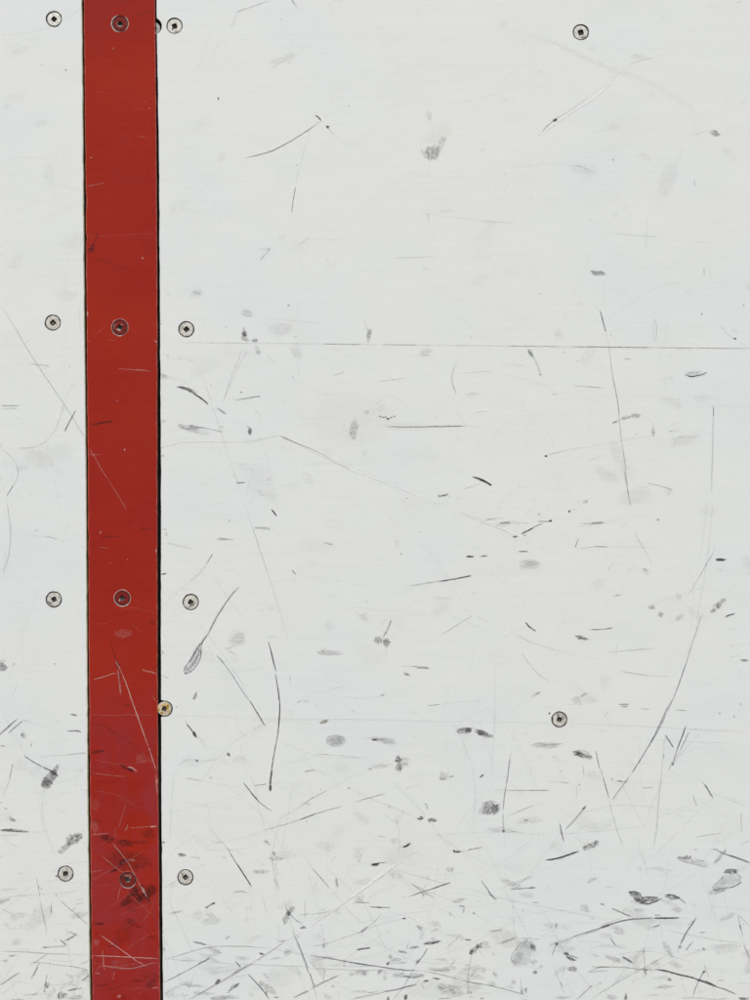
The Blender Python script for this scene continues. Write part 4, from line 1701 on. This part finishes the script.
sk .5 .8 575 746 14 4 0
lk .6 .3 .5 190 700 200 740
lk .4 .2 .4 390 290 500 340
@ 70 0 6.25
ld 3 .5 .9 400 95 470 82 525 65
lp .6 .25 .8 100 420 140 425
lp .6 .3 .8 440 640 500 636
lp .6 .25 .8 160 570 250 590
lp .7 .45 .7 430 852 475 862
lp .6 .2 .7 400 680 480 695
ld 1.3 .6 .8 345 962 385 963
sp .7 .5 272 303 4 3 0
sp .6 .6 133 985 7 5 0
lp .5 .15 .7 300 850 470 960
@ 70 160 6.25
ld 1.8 .75 .9 172 455 155 510 120 580
sd .6 1 135 555 16 32 30 20
ld 1.4 .5 .8 130 610 200 628 290 658 360 678
ld 1.2 .6 .6 120 718 135 702
sp .6 .5 455 612 5 7 0
sd .5 .8 523 340 4 10 20
lp .8 .2 .7 100 480 300 470 530 460
sp .9 .6 108 960 6 20 0
@ 70 320 6.25
lp .7 .6 .8 300 305 380 310 460 315 512 322
lp 1.6 .5 .9 405 314 480 316
lp .6 .35 .7 235 22 190 70 150 105
lp .6 .4 .6 232 128 290 127
lp 1.1 .8 .7 105 134 128 134
lp 1.6 .8 .8 525 128 548 142
sp .8 .7 540 135 8 8 0
ld 3 .6 .8 120 660 200 642 270 630
ld 1.6 .7 .6 150 655 200 642 268 631
lp .6 .6 .7 280 500 310 508
lp .6 .4 .8 180 520 215 515
lp .8 .6 .4 112 795 150 850 195 930 240 1000
sp .7 .5 342 810 5 7 0
lp .5 .3 .6 468 765 515 780
ld 3 .2 .9 460 740 520 770
lp .5 .25 .7 300 405 345 400
lp .6 .3 .6 470 250 485 262
lp .6 .3 .6 420 420 440 430
lp .6 .2 .6 520 10 535 60
@ 70 480 6.25
lp .8 .5 .4 240 0 300 95 355 190
ld 2.4 .65 .9 195 358 245 352 305 356
sp .5 .7 190 325 7 10 0
ld 2.4 .5 .9 430 305 515 308
lp .6 .5 .7 180 420 250 426
lp .5 .25 .6 435 265 380 300
sp .7 .6 538 440 5 8 0
lp .5 .3 .5 412 735 438 778
lp .5 .3 .5 390 900 440 950
ld 3 .25 .9 390 640 470 660
lp 4 .12 .8 300 820 400 800 540 840
ld 1.2 .3 .7 120 650 200 632
sp .25 .9 330 960 60 30 0
lp .7 .2 .8 130 870 200 900 330 850
sd .3 .9 515 885 16 26 0
@ 70 640 6.25
ld 2 .5 .5 255 20 275 80 290 128
lp 1 .9 .5 285 130 300 160 315 185
sd .8 .7 300 158 10 26 -15
lp 1 .95 .3 308 165 330 220 365 310 390 385 420 470 455 570 490 665
lp 1.3 .55 .7 360 310 430 490 490 670
lp .9 .85 .4 490 665 515 740 540 820
lp 2.4 .6 .6 298 180 308 250 318 345
ld 1.2 .7 .5 300 180 318 260
lp 1.2 .75 .6 150 248 210 230 290 205
lp 1.4 .8 .9 448 185 480 195 515 202 545 212
ld 1.3 .7 .6 330 405 370 410 395 412
ld 1.5 .3 .7 240 380 290 395
lp .6 .4 .8 120 467 250 470 400 468 545 472
lp .6 .5 .5 510 345 545 390
lf 12 .3 .9 125 530 220 570 330 640 430 720
ld 1.6 .4 .8 130 520 220 540 310 590 400 660 470 740
ld 1.3 .35 .8 230 540 300 600 420 690
ld 2.8 .8 .8 130 702 170 698 215 692
ld 3 .8 .6 315 775 350 800 400 812
lp 2.2 .9 .8 362 795 390 800 420 825
sd .8 .7 380 815 20 7 30
lp .7 .6 .7 140 832 230 842 350 855
lp 1.2 .7 .9 535 830 540 900 545 960
sp .9 .9 542 880 6 20 0
ld 5 .4 .9 490 690 510 720
lf 10 .35 .9 430 760 500 690 545 560
lp 1 .3 .7 440 700 500 750 520 800
sp .2 .9 440 740 30 30 0
ld 1 .3 .7 150 880 300 885
@ 70 800 6.25
sp .15 .9 160 30 30 40 0
ld 2.6 .55 1 130 130 200 130
sp .3 .9 155 170 24 40 0
lp .8 .7 .5 130 218 200 212 250 208
lp .8 .6 .7 370 175 440 170 535 162
sp .8 .6 522 165 20 5 -5
lp 1.6 .6 .7 365 150 350 185 343 195
lp .7 .45 .6 350 20 320 120 300 180
lp .7 .4 .6 285 170 278 240
sd .72 1.0 235 240 44 24 15 15
sd .72 1.0 345 268 60 22 8 8
sd .4 1 440 262 60 10 0
sd .4 1 490 215 40 30 0
lp 1 .75 .5 265 270 320 335 365 395 405 465 430 515
ld 1 .5 .5 270 282 330 355 370 410
sd .9 1 325 385 22 18 -30 -30
sd .8 1 350 375 14 10 0
sd .8 1 275 440 28 11 -20 -20
sd .9 .9 310 410 12 18 30
lp .6 .6 .5 200 352 260 400 330 455
ld 1.2 .5 .5 230 380 330 460
lp 1.2 .5 .9 370 372 400 378 410 362
sp .4 .8 385 375 24 8 0
lp .7 .5 .5 320 520 305 590 298 620
lp .7 .4 .5 360 555 362 580
sd .8 .8 415 500 10 16 0
lp 1.3 .8 .6 425 510 455 560 485 610
lk 2.4 .8 .5 440 530 465 575 505 650
sp .8 .5 460 565 10 24 -30
sd .72 1.0 400 575 44 24 -25 -25
sd .72 1.0 350 635 40 24 -30 -30
sd .72 1.0 440 610 30 22 -40 -40
sd .72 1.0 510 560 36 34 -20 -20
sd .4 1 480 590 30 24 0
lp .7 .35 .5 355 580 440 650 545 745
lp .7 .25 .5 230 680 350 600 440 540
lp 1 .4 .9 520 650 500 700 450 760
sr .7 .8 412 783 32 10 3
sd .4 .9 430 792 24 6 3
sr .6 .8 160 830 20 18 0
sr .6 .8 510 840 20 12 0
sr .4 .9 495 405 30 14 0
sd .4 .9 180 770 40 10 3
lp .8 .8 .4 185 840 250 885 330 942 410 998
ld .7 .3 .5 170 820 220 850
sp .4 .9 165 890 20 18 0
lp .9 .8 .4 145 972 300 978 430 985 555 992
lp .6 .3 .6 205 940 212 998
lp .8 .3 .7 140 710 150 760
ld 1.4 .25 .8 280 880 400 885 480 870
lp .5 .3 .6 165 535 240 530
lp .5 .25 .6 150 880 180 940
@ 60 900 6.25
lp 1.8 .45 .5 220 452 240 425 270 412 340 422 420 430 500 418 560 400 620 385
lk 1.8 .25 .6 320 420 420 430 500 418 560 400 620 385
lp .8 .5 .5 270 412 350 420 430 427 540 405
lp 1.5 .6 .8 215 458 255 460
lp .9 .6 .8 265 310 268 350 275 400
lp 1 .7 .8 275 355 270 390 282 440
lp .9 .6 .8 330 490 335 470 345 455
sp .6 .8 330 488 6 6 0
sd .5 1 250 148 32 9 3
lp .8 .8 .3 275 235 380 308 480 380 545 415
lp .8 .7 .4 205 346 320 352 450 358 620 366
lk 3 .2 .9 560 440 590 490
sd .5 1 490 505 40 8 3
sd .5 1 575 510 40 10 0
sd .4 1 560 535 40 14 0
lp 1.3 .7 .8 570 552 600 545 625 550
lp .8 .6 .8 590 540 620 560
sd .6 .9 260 532 30 6 -5
ld 2 .3 .9 310 570 330 520 370 540
sp .6 .8 370 600 12 12 40
sr .5 .9 410 612 30 14 0
lp .7 .3 .8 610 290 612 340
sp .15 .9 380 400 50 40 0
lp .6 .2 .6 210 500 215 600
lp .5 .3 .7 430 550 540 550
@ 0 0 1
ln 0.55 0.5 1.0 175 342.4 462.5 345.5 750 348.6
ln 0.7 0.5 0.9 188 342.5 219.0 342.8 250 343.2
ln 0.9 0.75 0.6 323 344.0 342.5 344.2 362 344.4
ln 0.9 0.75 0.6 382 344.6 400.0 344.8 418 345.0
ln 0.7 0.5 0.8 455 345.4 480.0 345.7 505 345.9
ln 0.8 0.75 0.7 505 345.9 532.5 346.2 560 346.5
ln 1 0.9 0.6 570 346.6 612.5 347.1 655 347.6
ln 0.8 0.85 0.9 655 347.6 702.5 348.1 750 348.6
@ 0 500 3
sb .5 .6 584 474 12 42 24 80
sb .45 .7 562 508 13 12 0
lb 2 .85 .5 622 404 608 424 596 440
lb 1.5 .8 .6 600 428 588 452 572 478 556 502 552 514
lk 1.6 .8 .6 603 440 603 462 596 486 580 508 566 519
lb 1.8 .85 .4 552 514 556 521 566 520
lb 1.4 .5 .9 598 450 590 474 576 496
lk 1.4 .6 .6 612 414 606 432 604 446
lw 1.5 .9 .3 594 452 584 474 568 500
lw 1.2 .8 .4 612 402 600 424
@ 70 640 6.25
@ 70 800 6.25
@ 60 900 6.25
@ 70 160 6.25
@ 70 480 6.25
@ 0 0 1
@ 0 0 1
lk .6 .4 .7 713 500 709 545 702 590 695 630
lk .6 .3 .6 640 760 625 785 606 815
sd .4 1.1 128 860 24 10 10
sd .4 1.1 140 895 16 10 -25"""
x0=y0=0; sc=1
for ln in MARKS.splitlines():
    t=ln.split()
    if t[0]=='@': x0,y0,sc=float(t[1]),float(t[2]),float(t[3]); continue
    kind,tone=t[0][0],t[0][1]; v=[float(q) for q in t[1:]]
    if kind=='l':
        w,a,rag=v[:3]; rag*=1.3-.7*a; c=v[3:]; a=a*(0.27+0.62*a) if tone!='p' else a*(.35+.5*a); pts=[(x0+c[i]/sc,y0+c[i+1]/sc) for i in range(0,len(c)-1,2)]
        put_line(pts,w*1.0,min(1,a*GAIN),rag,tone)
        if tone in 'kb' and a>=.62 and w>=1.2 and len(pts)>1 and random.random()<.6:      # lip of plastic pushed up beside a deep score
            put_line([(q[0]+.75,q[1]+.35*w+.7) for q in pts],.75,.5,.8,'w')
    else:
        a,rag,cx,cy,rx,ry,an=v[:7]; a=min(1,a*(0.5+0.75*a)) if tone!='d' else a; rag=rag*1.25+0.25; st=v[7] if len(v)>7 else 0.0
        X,Y=x0+cx/sc,y0+cy/sc; z=zone(X,Y) or ('R' if X>158 else 'L')
        BY[z].smudge(X,Y,max(rx/sc,.7),max(ry/sc,.7),math.radians(an),min(1,a*GAIN),rag,tone,math.radians(st))

# fine wear that covers every board: hairlines, specks and small rubs, thicker towards the foot
rnd=random.Random(5)
def ydist():
    return SY0+(SY1-SY0)*rnd.random()**0.62
def inframe(x,y): return 0<=x<=750 and 0<=y<=1000
for i in range(900):
    x=rnd.uniform(SX0,SX1); y=ydist(); z=zone(x,y)
    if not z: continue
    an=rnd.choice([rnd.gauss(0,.35),rnd.gauss(1.35,.3),rnd.gauss(-.6,.3),rnd.uniform(0,3.14)])
    L=rnd.choice([6,12,25,50,110])*rnd.uniform(.5,1.4); b=rnd.uniform(-.15,.15)*L
    dx,dy=math.cos(an),math.sin(an)
    pts=[(x-dx*L/2,y-dy*L/2),(x-dy*b,y+dx*b),(x+dx*L/2,y+dy*L/2)]
    k=.03+.07*rnd.random()+.10*max(0,(y-750)/250)*rnd.random()
    if z=='S': put_line(pts,.5,k*.45,.9,rnd.choice('ppd'))
    elif rnd.random()<.10: put_line(pts,.6,.16,.5,'w')
    else: put_line(pts,rnd.choice([.6,.8,1.0]),k,.8,rnd.choice('kkkbn'))
for i in range(520):
    x=rnd.uniform(SX0,SX1); y=ydist(); z=zone(x,y)
    if not z or hole_near(x,y): continue
    k=.04+.06*rnd.random()+(.14*max(0,(y-850)/150) if y>850 else 0)
    r=rnd.choice([1,1.5,3,6,10])*rnd.uniform(.7,1.3)
    BY[z].smudge(x,y,r*1.6,r*.7,rnd.gauss(0,.6),k*(1.6 if r<2 else 1),1.6,'d' if z=='S' else rnd.choice('kkn'),rnd.gauss(0,.5))
for i in range(90):
    x=rnd.uniform(0,750); y=1005-rnd.random()**1.5*150; z=zone(x,y)
    if z and not hole_near(x,y): BY[z].smudge(x,y,rnd.uniform(2,12),rnd.uniform(1,4),rnd.gauss(0,.4),rnd.uniform(.12,.38),1.6,'d' if z=='S' else rnd.choice('kkn'),rnd.gauss(0,.6))
for i in range(110):
    x=rnd.uniform(0,750); y=1000-rnd.random()**1.4*260; z=zone(x,y)
    if not z: continue
    an=rnd.choice([rnd.gauss(.1,.3),rnd.gauss(-.5,.2),rnd.gauss(1.3,.25)]); L=rnd.uniform(15,120); b=rnd.uniform(-.1,.1)*L; dx,dy=math.cos(an),math.sin(an)
    put_line([(x-dx*L/2,y-dy*L/2),(x-dy*b,y+dx*b),(x+dx*L/2,y+dy*L/2)],.45,rnd.uniform(.08,.3),.9,'p' if z=='S' else rnd.choice('kkb'))
for i in range(45):
    x=rnd.uniform(-60,810); y=1010-rnd.random()**1.7*190; z=zone(x,y)
    if not z: continue
    an=rnd.gauss(0.0,.45) if rnd.random()<.7 else rnd.gauss(1.3,.4); L=rnd.uniform(1.5,10)
    put_line([(x,y),(x+math.cos(an)*L*.5+rnd.uniform(-.5,.5),y-math.sin(an)*L*.5),(x+math.cos(an)*L,y-math.sin(an)*L)],rnd.choice([.7,1,1.4,2.2]),rnd.uniform(.12,.5),.9,rnd.choice('dp') if z=='S' else rnd.choice('kkkb'))
for i in range(55):
    x=rnd.uniform(0,750); y=rnd.uniform(0,1000); z=zone(x,y)
    if z and not hole_near(x,y): BY[z].smudge(x,y,rnd.uniform(.5,.9),rnd.uniform(.5,.8),0,rnd.uniform(.15,.6),.3,'p' if z=='S' else 'k')
for i in range(420):        # outside the photographed part: bolder marks of the same sort
    x=rnd.uniform(SX0,SX1); y=ydist(); z=zone(x,y)
    if not z or inframe(x,y): continue
    an=rnd.gauss(0,.7); L=rnd.uniform(8,60)
    if rnd.random()<.6: put_line([(x,y),(x+math.cos(an)*L,y+math.sin(an)*L)],rnd.uniform(.8,2),rnd.uniform(.3,.8),.7,'p' if z=='S' else 'k')
    elif not hole_near(x,y): BY[z].smudge(x,y,rnd.uniform(3,12),rnd.uniform(2,5),rnd.gauss(0,.5),rnd.uniform(.3,.7),1.1,'d' if z=='S' else 'k',rnd.gauss(0,.8))
# ragged cut rims round the screw holes of the strip
for i,(cx,cy) in enumerate(R_SCREWS):
    for rr,w,a,rg,t0,t1,tn in ([(8.5,1.5,.85,.9,90,260,'c'),(8.3,1.1,.75,1.0,-60,60,'c')],[(8.4,.9,.8,1.0,60,400,'p'),(8.5,1.5,.9,.6,80,105,'c'),(8.3,.8,.6,1.1,170,260,'c')],[(8.3,1.1,.95,.7,0,360,'p'),(8.3,.7,.7,.8,-60,120,'c')],[(8.2,1.2,.8,1.0,20,130,'p'),(8.3,1.2,.6,1.1,180,360,'k'),(8.6,.8,.5,1,200,380,'p')])[i]:
        n=26; path=[Vector((cx+rr*math.cos(R_(t0+(t1-t0)*k/n)),cy+rr*math.sin(R_(t0+(t1-t0)*k/n)))) for k in range(n+1)]
        mkS.polyline(path,w,a,rg,tn)
for o,mk in ((board_L,mkL),(board_R,mkR),(strip,mkS)): apply_marks(o,mk)
print('mark layers', max(max(s) for s in mkR.cells.values()), 'verts', len(mkR.v))

# ---------------------------------------------------------------- camera, sky, sun
sc_=bpy.context.scene
cam=bpy.data.objects.new('camera',bpy.data.cameras.new('camera')); C.objects.link(cam)
DIST=1.15; cam.location=(0,-DIST,H0); cam.rotation_euler=(R_(90),0,0)
cam.data.sensor_fit='HORIZONTAL'; cam.data.sensor_width=36; cam.data.lens=36*DIST/(750*K); cam.data.clip_start=0.01; cam.data.clip_end=200
sc_.camera=cam
el,az=R_(52),R_(196)      # sun high, on the camera's side, a little to the left
w=bpy.data.worlds.new('World'); sc_.world=w; w.use_nodes=True; nt=w.node_tree
sky=nt.nodes.new('ShaderNodeTexSky'); sky.sky_type='NISHITA'; sky.sun_disc=False; sky.sun_elevation=el; sky.sun_rotation=az
sky.air_density=1.0; sky.dust_density=4.0; sky.ozone_density=1.0
nt.links.new(sky.outputs[0],nt.nodes['Background'].inputs[0]); nt.nodes['Background'].inputs[1].default_value=0.10
sl=bpy.data.lights.new('sun','SUN'); sl.energy=1.4; sl.angle=R_(14); sl.color=(1.0,0.97,0.92)
so=bpy.data.objects.new('sun',sl); C.objects.link(so)
sd=Vector((math.sin(az)*math.cos(el),math.cos(az)*math.cos(el),math.sin(el)))
so.rotation_euler=(-sd).to_track_quat('-Z','Y').to_euler()
vs=sc_.view_settings; vs.view_transform='Standard'; vs.look='None'; vs.gamma=1; vs.exposure=0.60
sc_.cycles.transparent_max_bounces=48
